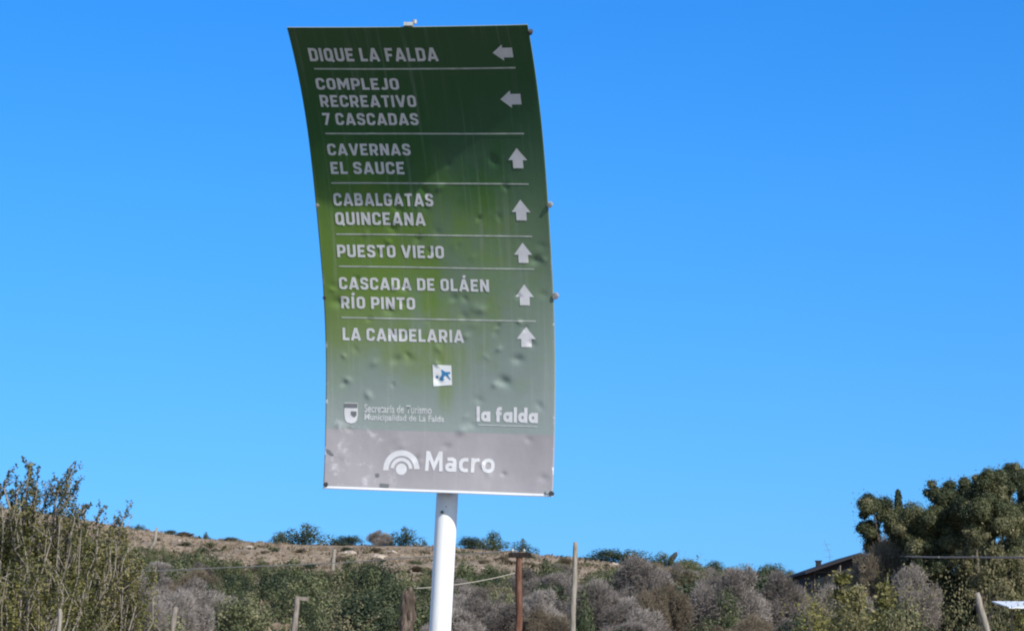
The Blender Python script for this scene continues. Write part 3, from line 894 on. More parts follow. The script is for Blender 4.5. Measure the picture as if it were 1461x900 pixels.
def wire(name, pts, r, mat, label, sag=0.0, cat='wire', group=None):
    P = []
    for a, b in zip(pts[:-1], pts[1:]):
        for i in range(16):
            s = i / 16; q = a.lerp(b, s); q.z -= sag * 4 * s * (1 - s); P.append(q)
    P.append(pts[-1])
    mb = MB(); mb.tube(P, r, 6)
    o = mb.build(name, mat, None, True)
    tag(o, label, cat, group)
wire('overhead_wire', [at(737, 785, 55), at(651, 791, 57), at(475, 803, 62), at(306, 810, 68), at(130, 818, 74), at(-60, 830, 80)], .012, M['wire'],
     'upper thin wire running left from the crossarm pole across the hillside')
wire('overhead_wire', [at(739, 816, 55), at(590, 839, 55)], .010, M['wire'], 'lower thin wire from the gnarled post to the crossarm pole', .06)

# ------------------------------------------------------------------ house and shed on the right
def house():
    y = 136.0
    L = at(1147, 816, y); RDG = at(1226, 789, y)
    gx = RDG.x; half = gx - L.x
    gz = hz(gx, y)
    t = empty('house', (gx, y, gz), 'low dark roofed house half hidden behind bare bushes beside the tall trees', 'house')
    ez, rz = L.z - gz, RDG.z - gz
    dep = 9.0
    w = half - .35
    mb = MB()
    ze = ez + (rz - ez) * .35 / half - .14; zr = rz - .14
    prof_ = [(-w, 0), (w, 0), (w, ze), (0, zr), (-w, ze)]
    V = [(x, 0, z) for x, z in prof_] + [(x, dep, z) for x, z in prof_]
    mb.add(V, [(0, 1, 2, 3, 4), (9, 8, 7, 6, 5)] + [(i, i + 5, (i + 1) % 5 + 5, (i + 1) % 5) for i in range(5)])
    mb.build('wall', M['wall'], t)
    mb = MB()
    for s in (-1, 1):
        n = 26
        for k in range(2):      # top and underside of a ribbed sheet
            pass
        V = []; F = []
        for j in range(n + 1):
            yy = -.7 + (dep + 1.2) * j / n
            rib = .035 if j % 2 else 0
            V += [(0, yy, rz + rib), (s * half, yy, ez + rib), (0, yy, rz + rib - .11), (s * half, yy, ez + rib - .11)]
        for j in range(n):
            a = j * 4; b = a + 4
            F += [(a, a + 1, b + 1, b), (a + 2, b + 2, b + 3, a + 3), (a + 1, a + 3, b + 3, b + 1)]
        F += [(0, 2, 3, 1), (n * 4, n * 4 + 1, n * 4 + 3, n * 4 + 2)]
        mb.add(V, F)
    roof = mb.build('roof', M['roof_dark'], t)
    c = at(1174, 796, y) - t.location
    mb = MB(); mb.box((c.x, 2.0, c.z - .75), (.26, .26, 1.3)); mb.box((c.x, 2.0, c.z - .07), (.33, .33, .06)); mb.build('chimney', M['roof_dark'], roof)
    for px in (1170.5, 1188):
        c = at(px, 826, y) - t.location
        mb = MB()
        for dx, dz, sx, sz in ((-.30, 0, .07, 1.0), (.30, 0, .07, 1.0), (0, .465, .53, .07), (0, -.465, .53, .07)):
            mb.box((c.x + dx, -.025, c.z - .1 + dz), (sx, .07, sz))
        wnd = mb.build('window', M['trim'], t)
        mb = MB(); mb.box((c.x, -.008, c.z - .1), (.53, .02, .86)); mb.build('pane', M['glass'], wnd)
    a = at(1188, 800, y) - t.location; b = at(1180, 769, y) - t.location
    mb = MB(); base = Vector((a.x, 1.2, a.z - .3)); top = Vector((b.x, 1.2, b.z)); knee = base.lerp(top, .55) + Vector((.12, 0, 0))
    mb.tube([base, base + Vector((0, 0, .75)), knee, top], .010, 6)
    for s in (.35, .6, .8):
        q = base.lerp(top, s) + Vector((.05, 0, .05)); mb.tube([q - Vector((.2, .15, 0)), q + Vector((.2, -.15, .02))], .007, 5)
    mb.build('antenna', M['ant'], t)
    return t
house()
wire('service_cable', [at(1232, 792, 133), at(1330, 794.5, 104), at(1461, 795, 86), at(1750, 792, 66)], .036, M['cable'],
     'thick brown cable running right from the house in front of the dark trees')
def shed():
    y = 74.0
    a = at(1430, 863, y); g = hz(a.x, y)
    t = empty('shed', (a.x + 2.2, y, g), 'open shed with a pale metal roof at the right edge below the trees', 'shed')
    z = a.z - g
    mb = MB(); V = []; F = []; n = 44
    for j in range(n + 1):
        x = -2.25 + 4.9 * j / n; rib = .004 * math.cos(j * math.pi)
        for yy, dz in ((-1.3, -.07), (1.3, .14)):
            V += [(x, yy, z + dz + rib - .02 * j / n), (x, yy, z + dz + rib - .035 - .02 * j / n)]
    for j in range(n):
        i = j * 4; k = i + 4
        F += [(i, k, k + 2, i + 2), (i + 1, i + 3, k + 3, k + 1), (i, i + 1, k + 1, k), (i + 2, k + 2, k + 3, i + 3)]
    F += [(0, 2, 3, 1), (n * 4, n * 4 + 1, n * 4 + 3, n * 4 + 2)]
    mb.add(V, F); mb.build('roof', M['tin'], t)
    for x in (-1.75, 2.2):
        for yy in (-1.0, 1.0):
            mb = MB(); mb.tube([(x, yy, -.2), (x, yy, z - .09)], .05, 8); mb.build('post', M['post_grey'], t, True)
    mb = MB()
    for k in range(14):
        mb.box((-1.55 + .265 * k, 1.09, (z - .25) / 2), (.25, .03 + .01 * (k % 2), z - .25))
    mb.build('back_wall', M['tin_dark'], t)
shed()

# ------------------------------------------------------------------ plants
def unit(a): return a / np.maximum(1e-9, np.linalg.norm(a, axis=-1, keepdims=True))

def leaf_quads(C, N, size, asp=1.6, rng=RNG):
    """diamond-ish leaf quads: centres C, normals N"""
    n = len(C)
    N = unit(N)
    a = unit(np.cross(N, rng.normal(size=(n, 3)))); b = np.cross(N, a)
    s = (size * rng.uniform(.6, 1.35, n))[:, None] if np.isscalar(size) else size[:, None]
    a = a * s * asp * .5; b = b * s * .5
    bow = N * s * .12
    return np.stack([C - a, C - b * .95 + bow, C + a, C + b * .95 + bow], 1)

def lobed_leaves(lobes, per, size, rng, up=.35, flat=.85):
    """leaves spread through the shells of several lobes; the outward normal keeps sunny and shady sides"""
    Q = []; T = []
    for (c, r) in lobes:
        n = max(8, int(per * r * r))
        d = unit(rng.normal(size=(n, 3)))
        rr = r * (1.06 - .55 * rng.random(n) ** 1.5) * (1 + .16 * np.sin(d[:, 0] * 5 + c[0] * 9) * np.cos(d[:, 1] * 6 + c[1] * 7))
        P = np.array(c) + d * rr[:, None] * np.array([1, 1, flat])
        N = d * .9 + np.array([0, 0, up]) + rng.normal(scale=.32, size=(n, 3))
        Q.append(leaf_quads(P, N, size, 1.5, rng)); T.append(np.clip(rng.normal(.46, .12, n) + rng.normal(0, .19), 0, 1))
    return np.concatenate(Q), np.concatenate(T)

def shrub_mesh(seed, size=.085, per=420, hgt=1.35, nl=13, loose=.0):
    rng = np.random.default_rng(seed); lobes = []
    for i in range(nl):
        a = rng.uniform(0, 2 * math.pi); r = rng.uniform(.0, .98)
        z = rng.uniform(.16, max(.3, hgt * (1 - .50 * r) - .22))
        lobes.append(((r * math.cos(a), r * math.sin(a) * .8, z), rng.uniform(.17, .42)))
    Q, T = lobed_leaves(lobes, per, size, rng)
    # a few shoots standing out of the outline
    for i in range(int(34 * loose)):
        a = rng.uniform(0, 2 * math.pi); el = rng.uniform(.3, 1.4)
        d = np.array([math.cos(a) * math.cos(el), math.sin(a) * math.cos(el), math.sin(el)])
        m = 9; s = np.linspace(.75, 1.12 + .2 * rng.random(), m)[:, None]
        P = np.array([0, 0, .2]) + d * s * np.array([1, 1, hgt * .9]) + rng.normal(scale=.02, size=(m, 3))
        Q = np.concatenate([Q, leaf_quads(P, rng.normal(size=(m, 3)) + d, size * .8, 1.7, rng)]); T = np.concatenate([T, np.clip(rng.normal(.6, .15, m), 0, 1)])
    Q[:, :, 2] = np.maximum(Q[:, :, 2], -.05)
    return quads_np('shrub', Q, T)

def twig_mesh(seed, nl=11, hgt=1.35, w=.0095, per=3600):
    nl = nl * 2
    """bare bush: crooked stems carrying domes of a haze of fine forking twigs"""
    rng = np.random.default_rng(seed); Q = []; T = []
    def ribbons(A, B, W, t):
        D = unit(B - A); n = len(A)
        s1 = unit(np.cross(D, rng.normal(size=(n, 3)))); s2 = np.cross(D, s1)
        for s_ in (s1, s2):
            o = s_ * W[:, None] * .5
            Q.append(np.stack([A - o, A + o, B + o * .6, B - o * .6], 1)); T.append(t)
    root = np.array([0, 0, -.05])
    for i in range(nl):
        a = rng.uniform(0, 2 * math.pi); r = rng.uniform(.05, .80); rad = rng.uniform(.15, .36)
        c = np.array([r * math.cos(a), r * math.sin(a), rng.uniform(.35, hgt * (1 - .42 * r) - rad * .8)])
        # stem up to the dome
        mid = c * .5 + rng.normal(scale=.06, size=3)
        ribbons(np.array([root, mid]), np.array([mid, c]), np.array([.045, .032]), np.array([.35, .4]))
        tl = rng.normal(0, .15)
        # branches inside the dome
        m = 34; d = unit(rng.normal(size=(m, 3)) + [0, 0, .35]); e = c + d * rad * rng.uniform(.55, .9, m)[:, None]
        ribbons(np.repeat(c[None], m, 0), e, np.full(m, .018), np.clip(rng.normal(.42 + tl, .1, m), 0, 1))
        # fine twigs: from inside the dome outwards and upwards
        n = int(per * rad * rad * 3.0)
        d = unit(rng.normal(size=(n, 3)) + [0, 0, .2])
        p = c + d * (rad * (1.08 - .62 * rng.random(n) ** 1.2))[:, None]
        g = unit(d * .7 + [0, 0, .25] + rng.normal(scale=.7, size=(n, 3)))
        L = rng.uniform(.05, .125, n)
        ribbons(p, p + g * L[:, None], w * rng.uniform(.7, 1.3, n), np.clip(rng.normal(.54 + tl, .15, n), 0, 1))
    Q_ = np.concatenate(Q); T_ = np.concatenate(T)
    return quads_np('bare_bush', Q_, T_)

GREEN = [shrub_mesh(100 + i, .046, 1800, 1.25 + .1 * (i % 3), 17 + i) for i in range(4)]
DARK = [shrub_mesh(200 + i, .048, 1700, 1.05 + .12 * i, 16 + 2 * i) for i in range(3)]
GREYB = [twig_mesh(300 + i, 10 + i, 1.3 + .08 * i) for i in range(4)]
BROWNB = [twig_mesh(330 + i, 11 + i, 1.35) for i in range(2)]
for me, mt in [(m, 'leaf_green') for m in GREEN] + [(m, 'leaf_dark') for m in DARK] + [(m, 'twig') for m in GREYB] + [(m, 'twig_brown') for m in BROWNB]:
    me.materials.append(M[mt])
OLIVE = []
for i in range(3):
    me = shrub_mesh(250 + i, .048, 1100, 1.3, 13 + i, 1.0); me.materials.append(M['leaf_dull']); OLIVE.append(me)
LIME = []
for i in range(2):
    me = shrub_mesh(270 + i, .050, 900, 1.5, 10 + i, 1.0); me.materials.append(M['leaf_lime']); LIME.append(me)

def extents(me):
    co = np.zeros(len(me.vertices) * 3, np.float32); me.vertices.foreach_get('co', co); co = co.reshape(-1, 3)
    return float(np.percentile(np.hypot(co[:, 0], co[:, 1]), 92)), float(np.percentile(co[:, 2], 97))
KIND = {
 'green': (GREEN, 'green_shrub', 'shrub'), 'dark': (DARK, 'dark_shrub', 'shrub'), 'grey': (GREYB, 'bare_bush', 'bush'),
 'brown': (BROWNB, 'bare_bush', 'bush'), 'olive': (OLIVE, 'olive_shrub', 'shrub'), 'lime': (LIME, 'yellow_green_shrub', 'shrub')}
WORD = {'green': 'leafy green shrub', 'dark': 'dark green shrub', 'grey': 'leafless grey bush', 'brown': 'leafless brown bush',
        'olive': 'olive green shrub', 'lime': 'yellow green shrub'}
def where(px):
    if px < 190: return 'behind the big leafy bush at the left'
    if px < 330: return 'between the left bush and the board-topped post'
    if px < 500: return 'around the board-topped grey post'
    if px < 655: return 'around the gnarled trunk post'
    if px < 780: return 'behind the crossarm pole'
    if px < 900: return 'around the tall bare pole'
    if px < 1000: return 'halfway between the bare pole and the house'
    if px < 1150: return 'just left of the dark roofed house'
    if px < 1300: return 'in front of the dark roofed house'
    return 'below the tall dark trees'
NPL = 0
def plant(kind, px, y, width_px, height_px=None, label=None, group=None, sink=.08):
    """a plant rooted on the ground at depth y; its size given as seen in the photograph"""
    global NPL
    meshes, name, cat = KIND[kind]
    d = ray(px, 850); x = d.x * y / d.y
    s = width_px * y / FPX / 2.0
    me = meshes[NPL % len(meshes)]; NPL += 1
    o = link(name, me)
    er, ez = extents(me)
    h = s if height_px is None else height_px * y / FPX / ez
    s = s / er
    o.scale = (s, s, h)
    o.rotation_euler = (0, 0, random.uniform(0, 6.28))
    o.location = (x, y, hz(x, y) - sink * h)
    tag(o, label, cat, group)
    return o

# scattered cover of the slope, thick below and thin on the tan upper part
def zone(px, py):
    tan = np.interp(px, [0, 180, 300, 380, 600, 650, 760, 850, 880, 1461], [745, 778, 798, 812, 822, 814, 816, 826, 810, 816])
    if py < tan: return ('tan', .40)
    if 150 < px < 325 and py > 832: return ('grey', 1)
    if 640 < px < 960 and py > np.interp(px, [640, 700, 780, 830, 960], [838, 842, 848, 806, 812]): return ('grey', 1)
    if 960 <= px < 1145 and py > 826: return ('grey', .95)
    return ('green', 1)
cnt = {}
placed = []
rs = random.Random(42)
def scatter():
    y = 236.0
    while y > 92:
        step = 5.2 if y < 200 else 6.5
        x = -y * .205
        while x < y * .20:
            w = rs.uniform(1.5, 3.0) * (1.0 if y < 190 else .72)
            xx = x + rs.uniform(-.8, .8); yy = y + rs.uniform(-2.4, 2.4)
            px, pb = to_px((xx, yy, hz(xx, yy) + w * .4))
            x += w * rs.uniform(.72, 1.0) * (1.25 if y > 150 else 1.7)
            if 462 < px < 492 and 172 < yy < 215: continue
            if pb > 925 or px > 1310 or px < -15: continue
            if px > 1130 and yy > 120: continue
            z, dens = zone(px, pb)
            if rs.random() > dens: continue
            r = rs.random()
            if z == 'tan':
                kind = 'dark' if r < .34 else 'brown' if r < .78 else 'green'; w *= .62
            elif z == 'grey': kind = 'grey' if r < .60 else 'brown' if r < .74 else 'green' if r < .86 else 'dark'
            else: kind = 'green' if r < .66 else 'dark' if r < .86 else 'grey' if r < .93 else 'olive'
            up = 'high on the tan slope ' if z == 'tan' else 'on the lower slope '
            key = WORD[kind] + ' ' + up + where(px)
            plant(kind, px, yy, w * FPX / yy, w * FPX / yy * rs.uniform(.56, .80) * (.50 if z == 'tan' else 1), key, WORD[kind] + 's ' + up + where(px))
            cnt[key] = cnt.get(key, 0) + 1
        y -= step
scatter()
print('scattered shrubs', sum(cnt.values()), len(cnt))

# plants one can point at: on the ridge against the sky
RG = [('dark', 398, 250, 34, 18, 'small dark shrub alone on the skyline left of the broad ridge shrub'),
      ('dark', 436, 250, 78, 30, 'broad dark umbrella shaped shrub on the skyline left of the sign'),
      ('dark', 495, 250, 46, 14, 'low dark shrub on the skyline right of the broad ridge shrub'),
      ('grey', 540, 249, 34, 20, 'round greyish bush on the skyline left of the blue green ridge shrub'),
      ('dark', 577, 249, 54, 27, 'dense blue green shrub on the skyline just left of the sign pole'),
      ('dark', 672, 250, 40, 18, 'low green shrub on the skyline just right of the sign pole'),
      ('green', 704, 249, 62, 27, 'wide green shrub on the skyline between sign pole and crossarm pole'),
      ('dark', 746, 252, 36, 22, 'dark shrub on the skyline right above the crossarm'),
      ('dark', 868, 249, 60, 20, 'low dark shrub on the skyline right of the tall bare pole'),
      ('dark', 905, 248, 80, 26, 'long dark thicket on the skyline above the pale rocks'),
      ('green', 945, 246, 60, 26, 'green shrub at the right end of the skyline thicket'),
      ('dark', 985, 246, 44, 20, 'dark shrub on the skyline under the spiky dead plant'),
      ('dark', 1020, 247, 50, 22, 'dark flat topped shrub on the skyline right of the spiky plant'),
      ('green', 1062, 246, 52, 20, 'greenish flat shrub on the falling skyline'),
      ('dark', 1100, 245, 44, 26, 'dark shrub on the skyline left of the house'),
      ('dark', 1128, 245, 34, 20, 'small dark shrub touching the skyline beside the house eave'),
      ('dark', 196, 249, 22, 8, 'small dark shrub on the left skyline beside the leafy bush'),
      ('dark', 240, 249, 22, 6, 'tiny dark shrub on the skyline above the dead trunk'),
      ('brown', 262, 249, 24, 6, 'little brown bush on the left skyline beyond the dead trunk'),
      ('dark', 293, 249, 12, 11, 'small bluish shrub poking over the left skyline'),
      ('dark', 330, 249, 26, 6, 'very low dark shrub on the left skyline')]
for k, px, y, w, h, lb in RG: plant(k, px, y, w, h, lb, None, .12)
# larger bare bushes of the middle distance
BG = [('grey', 905, 112, 110, 94, 'tall pale grey bush, highest of those between bare pole and house'),
      ('grey', 850, 104, 84, 64, 'rounded grey bush right of the tall bare pole'),
      ('brown', 950, 104, 80, 58, 'brownish bare bush between the two tall grey bushes'),
      ('grey', 1045, 108, 110, 78, 'wide grey bush left of the yellow green shrub'),
      ('grey', 1110, 112, 84, 74, 'grey bush hiding the left wall of the house'),
      ('dark', 985, 110, 90, 70, 'dark green shrub in the gap left of the wide grey bush'),
      ('grey', 690, 100, 80, 48, 'grey bush between sign pole and crossarm pole'),
      ('grey', 770, 100, 76, 50, 'grey bush between crossarm pole and tall bare pole'),
      ('green', 838, 92, 56, 50, 'small bright green shrub at the foot of the tall bare pole'),
      ('grey', 258, 96, 84, 50, 'grey bare bush behind the short leaning post'),
      ('grey', 205, 92, 66, 44, 'grey bare bush at the right edge of the big leafy bush'),
      ('grey', 310, 104, 60, 40, 'small grey bush right of the short leaning post'),
      ('brown', 1262, 116, 96, 116, 'domed greyish brown bush covering the middle of the house'),
      ('grey', 1300, 112, 90, 84, 'grey bush between the domed bush and the dark trees'),
      ('grey', 1200, 108, 76, 66, 'pale bare bush in front of the house windows'),
      ('dark', 880, 118, 80, 84, 'dark green shrub behind the rounded grey bush'),
      ('green', 720, 112, 80, 66, 'green shrub behind the low grey bushes at the crossarm pole'),
      ('dark', 1080, 120, 70, 84, 'dark shrub between the two grey bushes left of the house'),
      ('olive', 1168, 104, 64, 56, 'olive shrub below the left eave of the house'),
      ('lime', 1158, 88, 80, 56, 'bright yellow green shrub below the house'),
      ('lime', 1262, 88, 44, 70, 'narrow yellow green shrub in front of the domed bush'),
      ('olive', 1215, 84, 90, 46, 'olive shrub at the bottom edge below the house'),
      ('olive', 1310, 92, 120, 74, 'wide olive shrub below the grey bush at the grove'),
      ('olive', 1365, 84, 100, 66, 'olive shrub left of the leaning pale post'),
      ('olive', 1280, 84, 80, 44, 'low olive shrub at the bottom edge before the wide olive shrub'),
      ('olive', 1440, 92, 110, 120, 'tall olive shrub behind the shed roof'),
      ('olive', 1418, 80, 70, 52, 'low olive shrub between leaning post and shed'),
      ('dark', 1335, 119, 90, 110, 'dark undergrowth between the trunks at the left of the grove'),
      ('dark', 1385, 118, 100, 120, 'dark undergrowth behind the leaning pale post'),
      ('dark', 1440, 121, 110, 130, 'dark undergrowth under the right end of the grove'),
      ('dark', 1290, 124, 80, 100, 'dark undergrowth below the pointed conifer'),
      ('lime', 1455, 66, 60, 42, 'yellow green shrub in front of the shed')]
for k, px, y, w, h, lb in BG:
    # heights above are what shows over the bottom of the frame: add the hidden foot
    g = hz(ray(px, 850).x * y, y)
    foot_px = to_px((0, y, g))[1]
    plant(k, px, y, w, h + foot_px - 900, lb, None, .05)
# the leaning spiky dead plant on the skyline
def spike():
    y = 246; b = at(952, 812, y); b.z = hz(b.x, y)
    t = empty('spiky_plant', b, 'leaning bluish spike of a dead plant on the right skyline', 'plant')
    mb = MB(); top = at(966, 787, y)
    mb.tube([Vector((0, 0, -.2)), (at(958, 797, y) - b), at(964, 790, y) - b, top - b], [.09, .28, .22, .03], 8, .4, 2); mb.build('flower_spike', M['spike'], t, True)
    mb = MB()
    for dx, dy in ((-12, 8), (-6, 12), (7, 8)):
        q = at(952 + dx, 806 - dy, y) - b; mb.tube([Vector((0, 0, -.1)), q * .5 + Vector((0, 0, .2)), q], [.07, .05, .02], 6)
    mb.build('stalk', M['spike'], t, True)
spike()

# boulders on the slope
def boulder(seed):
    bm = bmesh.new(); bmesh.ops.create_icosphere(bm, subdivisions=3, radius=1)
    for v in bm.verts:
        d = noise.noise(v.co * 1.3 + Vector((seed, 0, 0))) * .4 + noise.noise(v.co * 3 + Vector((0, seed, 0))) * .18
        v.co *= 1 + d; v.co.z *= .62
    me = bpy.data.meshes.new('boulder'); bm.to_mesh(me); bm.free(); me.materials.append(M['rock']); return me
BO = [boulder(s) for s in (1.3, 4.1, 8.8)]
for i, (px, py, w, lb) in enumerate([
        (876, 806, 14, 'pale boulder below the skyline thicket, upper of two'), (858, 821, 12, 'pale boulder below the skyline thicket, lower of two'),
        (916, 817, 22, 'broad tan rock at the right of the slope under the thicket'), (238, 765, 6, 'small pale rock on the left slope just under the skyline'),
        (256, 772, 8, 'pale rock right of the dead trunk'), (302, 794, 12, 'flat pale rock in the middle of the left tan slope'),
        (172, 757, 8, 'pale rock on the skyline slope behind the big leafy bush'), (190, 760, 9, 'tan rock left of the dead trunk'),
        (498, 791, 22, 'long pale rock ledge right of the lone field post'), (540, 796, 20, 'tan ledge between the lone field post and the sign pole'),
        (812, 818, 9, 'small pale rock just left of the tall bare pole'), (690, 812, 10, 'pale rock left of the crossarm pole'),
        (560, 789, 14, 'tan rock under the blue green skyline shrub'), (355, 782, 14, 'low tan rock on the slope below the broad skyline shrub')]):
    g = ground_hit(px, py)
    if g is None: continue
    o = link('boulder', BO[i % 3]); s = w * g.y / FPX / 2
    o.scale = (s, s, s * .7); o.rotation_euler = (0, 0, i * 1.3); o.location = (g.x, g.y, hz(g.x, g.y) + s * .1)
    tag(o, lb, 'rock', 'rocks on the hillside')

# dry grass and low brush: uncountable cover
def cover(name, n, size, mat, keep, seed, tall=1.6, y0=84, y1=256):
    rng = np.random.default_rng(seed); C = []
    while len(C) < n:
        y = y0 + (y1 - y0) * rng.random() ** .75; x = rng.uniform(-.42, .42) * y
        px, py = to_px((x, y, hz(x, y)))
        if keep(px, py, x, y, rng): C.append((x, y, hz(x, y)))
    C = np.array(C); k = 5
    P = np.repeat(C, k, 0); m = len(P)
    ang = rng.uniform(0, 2 * math.pi, m); lean = rng.uniform(.2, 1.3, m); s = size * rng.uniform(.5, 1.3, m)
    D = unit(np.stack([np.cos(ang) * lean, np.sin(ang) * lean, np.ones(m)], 1)); S = unit(np.cross(D, rng.normal(size=(m, 3))))
    P = P + np.stack([np.cos(ang), np.sin(ang), np.zeros(m)], 1) * (s * .4)[:, None]
    a = D * (s * tall)[:, None]; b = S * (s * .32)[:, None]
    Q = np.stack([P - b, P + b, P + a * .75 + b * .5, P + a - b * .3], 1)
    T = np.clip(np.repeat(rng.normal(.5, .2, len(C)), k) + rng.normal(0, .08, m), 0, 1)
    o = link(name, quads_np(name, Q, T), M[mat]); tag(o, kind='stuff'); return o
o = cover('dry_grass', 29000, .15, 'grass', lambda px, py, x, y, r: noise.noise(Vector((x * .12, y * .1, 1))) > -.25, 3)
tag(o, 'tan dry grass tufts over the upper hillside', 'grass')
o = cover('low_brush', 12000, .26, 'brush', lambda px, py, x, y, r: zone(px, py)[0] != 'tan' or (noise.noise(Vector((x * .2, y * .15, 5))) > .28), 4, 1.1)
tag(o, 'low green brush covering the ground between the hillside shrubs', 'brush')

def flank_scrub():
    rng = np.random.default_rng(91); Q = []; T = []
    co = []
    for me in GREEN[:2] + DARK[:1]:
        a = np.zeros(len(me.vertices) * 3, np.float32); me.vertices.foreach_get('co', a)
        co.append(a.reshape(-1, 4, 3)[::4])
    for side in (-1, 1):
        for k in range(75):
            y = rng.uniform(88, 225); x = side * y * rng.uniform(.235, .42)
            s_ = rng.uniform(.9, 1.7); q = co[k % 3].copy(); q[:, :, :2] *= s_; q[:, :, 2] *= s_ * .85
            cc = q.mean(1, keepdims=True); q = cc + (q - cc) * 1.7
            Q.append(q + np.array([x, y, hz(x, y) - .1])); T.append(np.clip(rng.normal(.45 + rng.normal() * .12, .13, len(q)), 0, 1))
    o = link('scrub', quads_np('scrub', np.concatenate(Q), np.concatenate(T)), M['leaf_green'])
    tag(o, 'green scrub carrying on over the flanks of the hill', 'scrub', None, 'stuff')
flank_scrub()

# ---- big leafy bushes at the left, 40 m away: upright leafy shoots on crooked stems
def leafy_bush(px, y, tops, width_px, label, seed, nshoot=150, peaks=(), mat='leaf_olive', lsize=.027, bare=.34):
    """tops: (dx_px, py) of the outline from which shoot heights are read"""
    rng = np.random.default_rng(seed)
    g = ray(px, 850); x0 = g.x * y / g.y; base = Vector((x0, y, hz(x0, y)))
    t = empty('leafy_bush', base, label, 'bush')
    dxs = [a for a, b in tops]; zs = [at(px + a, b, y).z - base.z for a, b in tops]
    Q, T = [], []; mb = MB()
    hw = width_px * y / FPX / 2
    for i in range(nshoot):
        fx = rng.uniform(-1, 1); fy = rng.uniform(-1, 1)
        if fx * fx + fy * fy > 1: continue
        tx = fx * hw
        zt = float(np.interp(tx * FPX / y, dxs, zs)) * (1 - .25 * fy * fy)
        full = i < nshoot * .30
        z1 = zt * (rng.uniform(.92, 1.0) if full else rng.uniform(.35, .95))
        z0 = max(.1, z1 - rng.uniform(.5, 1.1))
        L = z1 - z0
        a = Vector((tx * .78 + rng.normal() * .14, fy * hw * .7, z0)); b = Vector((tx + rng.normal() * (.05 if full else .20), fy * hw * .78 + rng.normal() * .1, z1))
        c = a.lerp(b, .5) + Vector((rng.normal() * .13, rng.normal() * .10, 0))
        if i % 7 == 0 or full:
            mb.tube([Vector((tx * .35, fy * hw * .3, -.1)), Vector((tx * .62, fy * hw * .5, z0 * .55)), a, c, b], [.016, .013, .010, .007, .003], 5)
        elif i % 3 == 1: mb.tube([a, c, b], [.008, .006, .003], 4)
        n = int(L * 250 * rng.uniform(.5, 1.2))
        if z1 > zt * .9 and full: n = int(n * .6)
        if rng.random() < bare: n = int(n * .25)
        s = rng.random(n) ** .85
        A, B, Cc = np.array(a), np.array(b), np.array(c)
        P = ((1 - s) ** 2)[:, None] * A + (2 * s * (1 - s))[:, None] * Cc + (s ** 2)[:, None] * B
        rad = (.085 if full else .14) * (1 - .72 * s) + .010
        P = P + rng.normal(size=(n, 3)) * rad[:, None] * .62
        N = rng.normal(size=(n, 3)) * .7 + np.array([.15, -.2, .5])
        Q.append(leaf_quads(P, N, lsize, 1.9, rng)); T.append(np.clip(rng.normal(.42 + .20 * rng.normal(), .13, n), 0, 1))
    for (dx, py, dx0, py0) in peaks:            # bare-topped branches standing clear of the crown, with side spurs
        a = at(px + dx0, py0, y) - base; b = at(px + dx, py, y) - base
        c = a.lerp(b, .5) + Vector((rng.normal() * .05, rng.normal() * .08, 0))
        mb.tube([a - Vector((0, 0, .5)), a, c, b], [.024, .019, .013, .005], 6, .2, seed)
        for s_ in np.linspace(.25, .95, 9):
            p = a.lerp(c, s_ * 2) if s_ < .5 else c.lerp(b, s_ * 2 - 1)
            an = rng.uniform(0, 6.28); L_ = rng.uniform(.08, .24) * (1.2 - .6 * s_)
            e = p + Vector((math.cos(an) * L_, math.sin(an) * L_, L_ * rng.uniform(.5, 1.3)))
            mb.tube([p, e], [.007, .003], 4)
            n = int(rng.integers(6, 26)); q = rng.random(n)[:, None]
            P = np.array(p) * (1 - q) + np.array(e) * q + rng.normal(scale=.022, size=(n, 3))
            Q.append(leaf_quads(P, rng.normal(size=(n, 3)), lsize, 1.8, rng)); T.append(np.clip(rng.normal(.22, .12, n), 0, 1))
    link('foliage', quads_np('foliage', np.concatenate(Q), np.concatenate(T)), M[mat], t)
    mb.build('stem', M['stem'], t, True)
    return t
leafy_bush(40, 40, [(-110, 700), (-60, 706), (-44, 700), (-30, 706), (-27, 664), (-23, 712), (-8, 712), (-2, 668), (4, 656), (10, 672), (16, 666), (20, 712), (34, 725), (45, 720), (56, 658), (61, 662), (66, 700), (72, 694), (84, 735), (110, 775)], 200,
           'tall olive bush with upright leafy shoots at the left edge', 21, 330,
           [(-28, 670, -24, 730), (-18, 690, -16, 735), (4, 662, -2, 735), (14, 672, 8, 735), (-8, 694, -6, 740), (24, 690, 16, 740), (-38, 694, -34, 740), (60, 662, 34, 740), (70, 690, 42, 728), (46, 688, 36, 732), (84, 722, 60, 760)])
leafy_bush(128, 43, [(-90, 750), (-50, 744), (-20, 744), (-5, 728), (5, 746), (14, 724), (20, 746), (42, 742), (52, 728), (58, 746), (75, 780), (100, 815)], 184,
           'lower olive bush leaning right beside the tall left bush', 22, 300,
           [(-6, 722, -10, 770), (14, 722, 10, 770), (34, 738, 24, 780), (52, 726, 40, 780)])
leafy_bush(10, 37, [(-100, 800), (-40, 782), (0, 790), (30, 776), (70, 790), (110, 820)], 190,
           'low yellow olive bush in front at the lower left corner', 23, 200)
leafy_bush(150, 47, [(-60, 850), (-30, 830), (0, 838), (30, 830), (55, 862), (80, 885)], 120,
           'small olive bush right of the slim pale post', 24, 120)

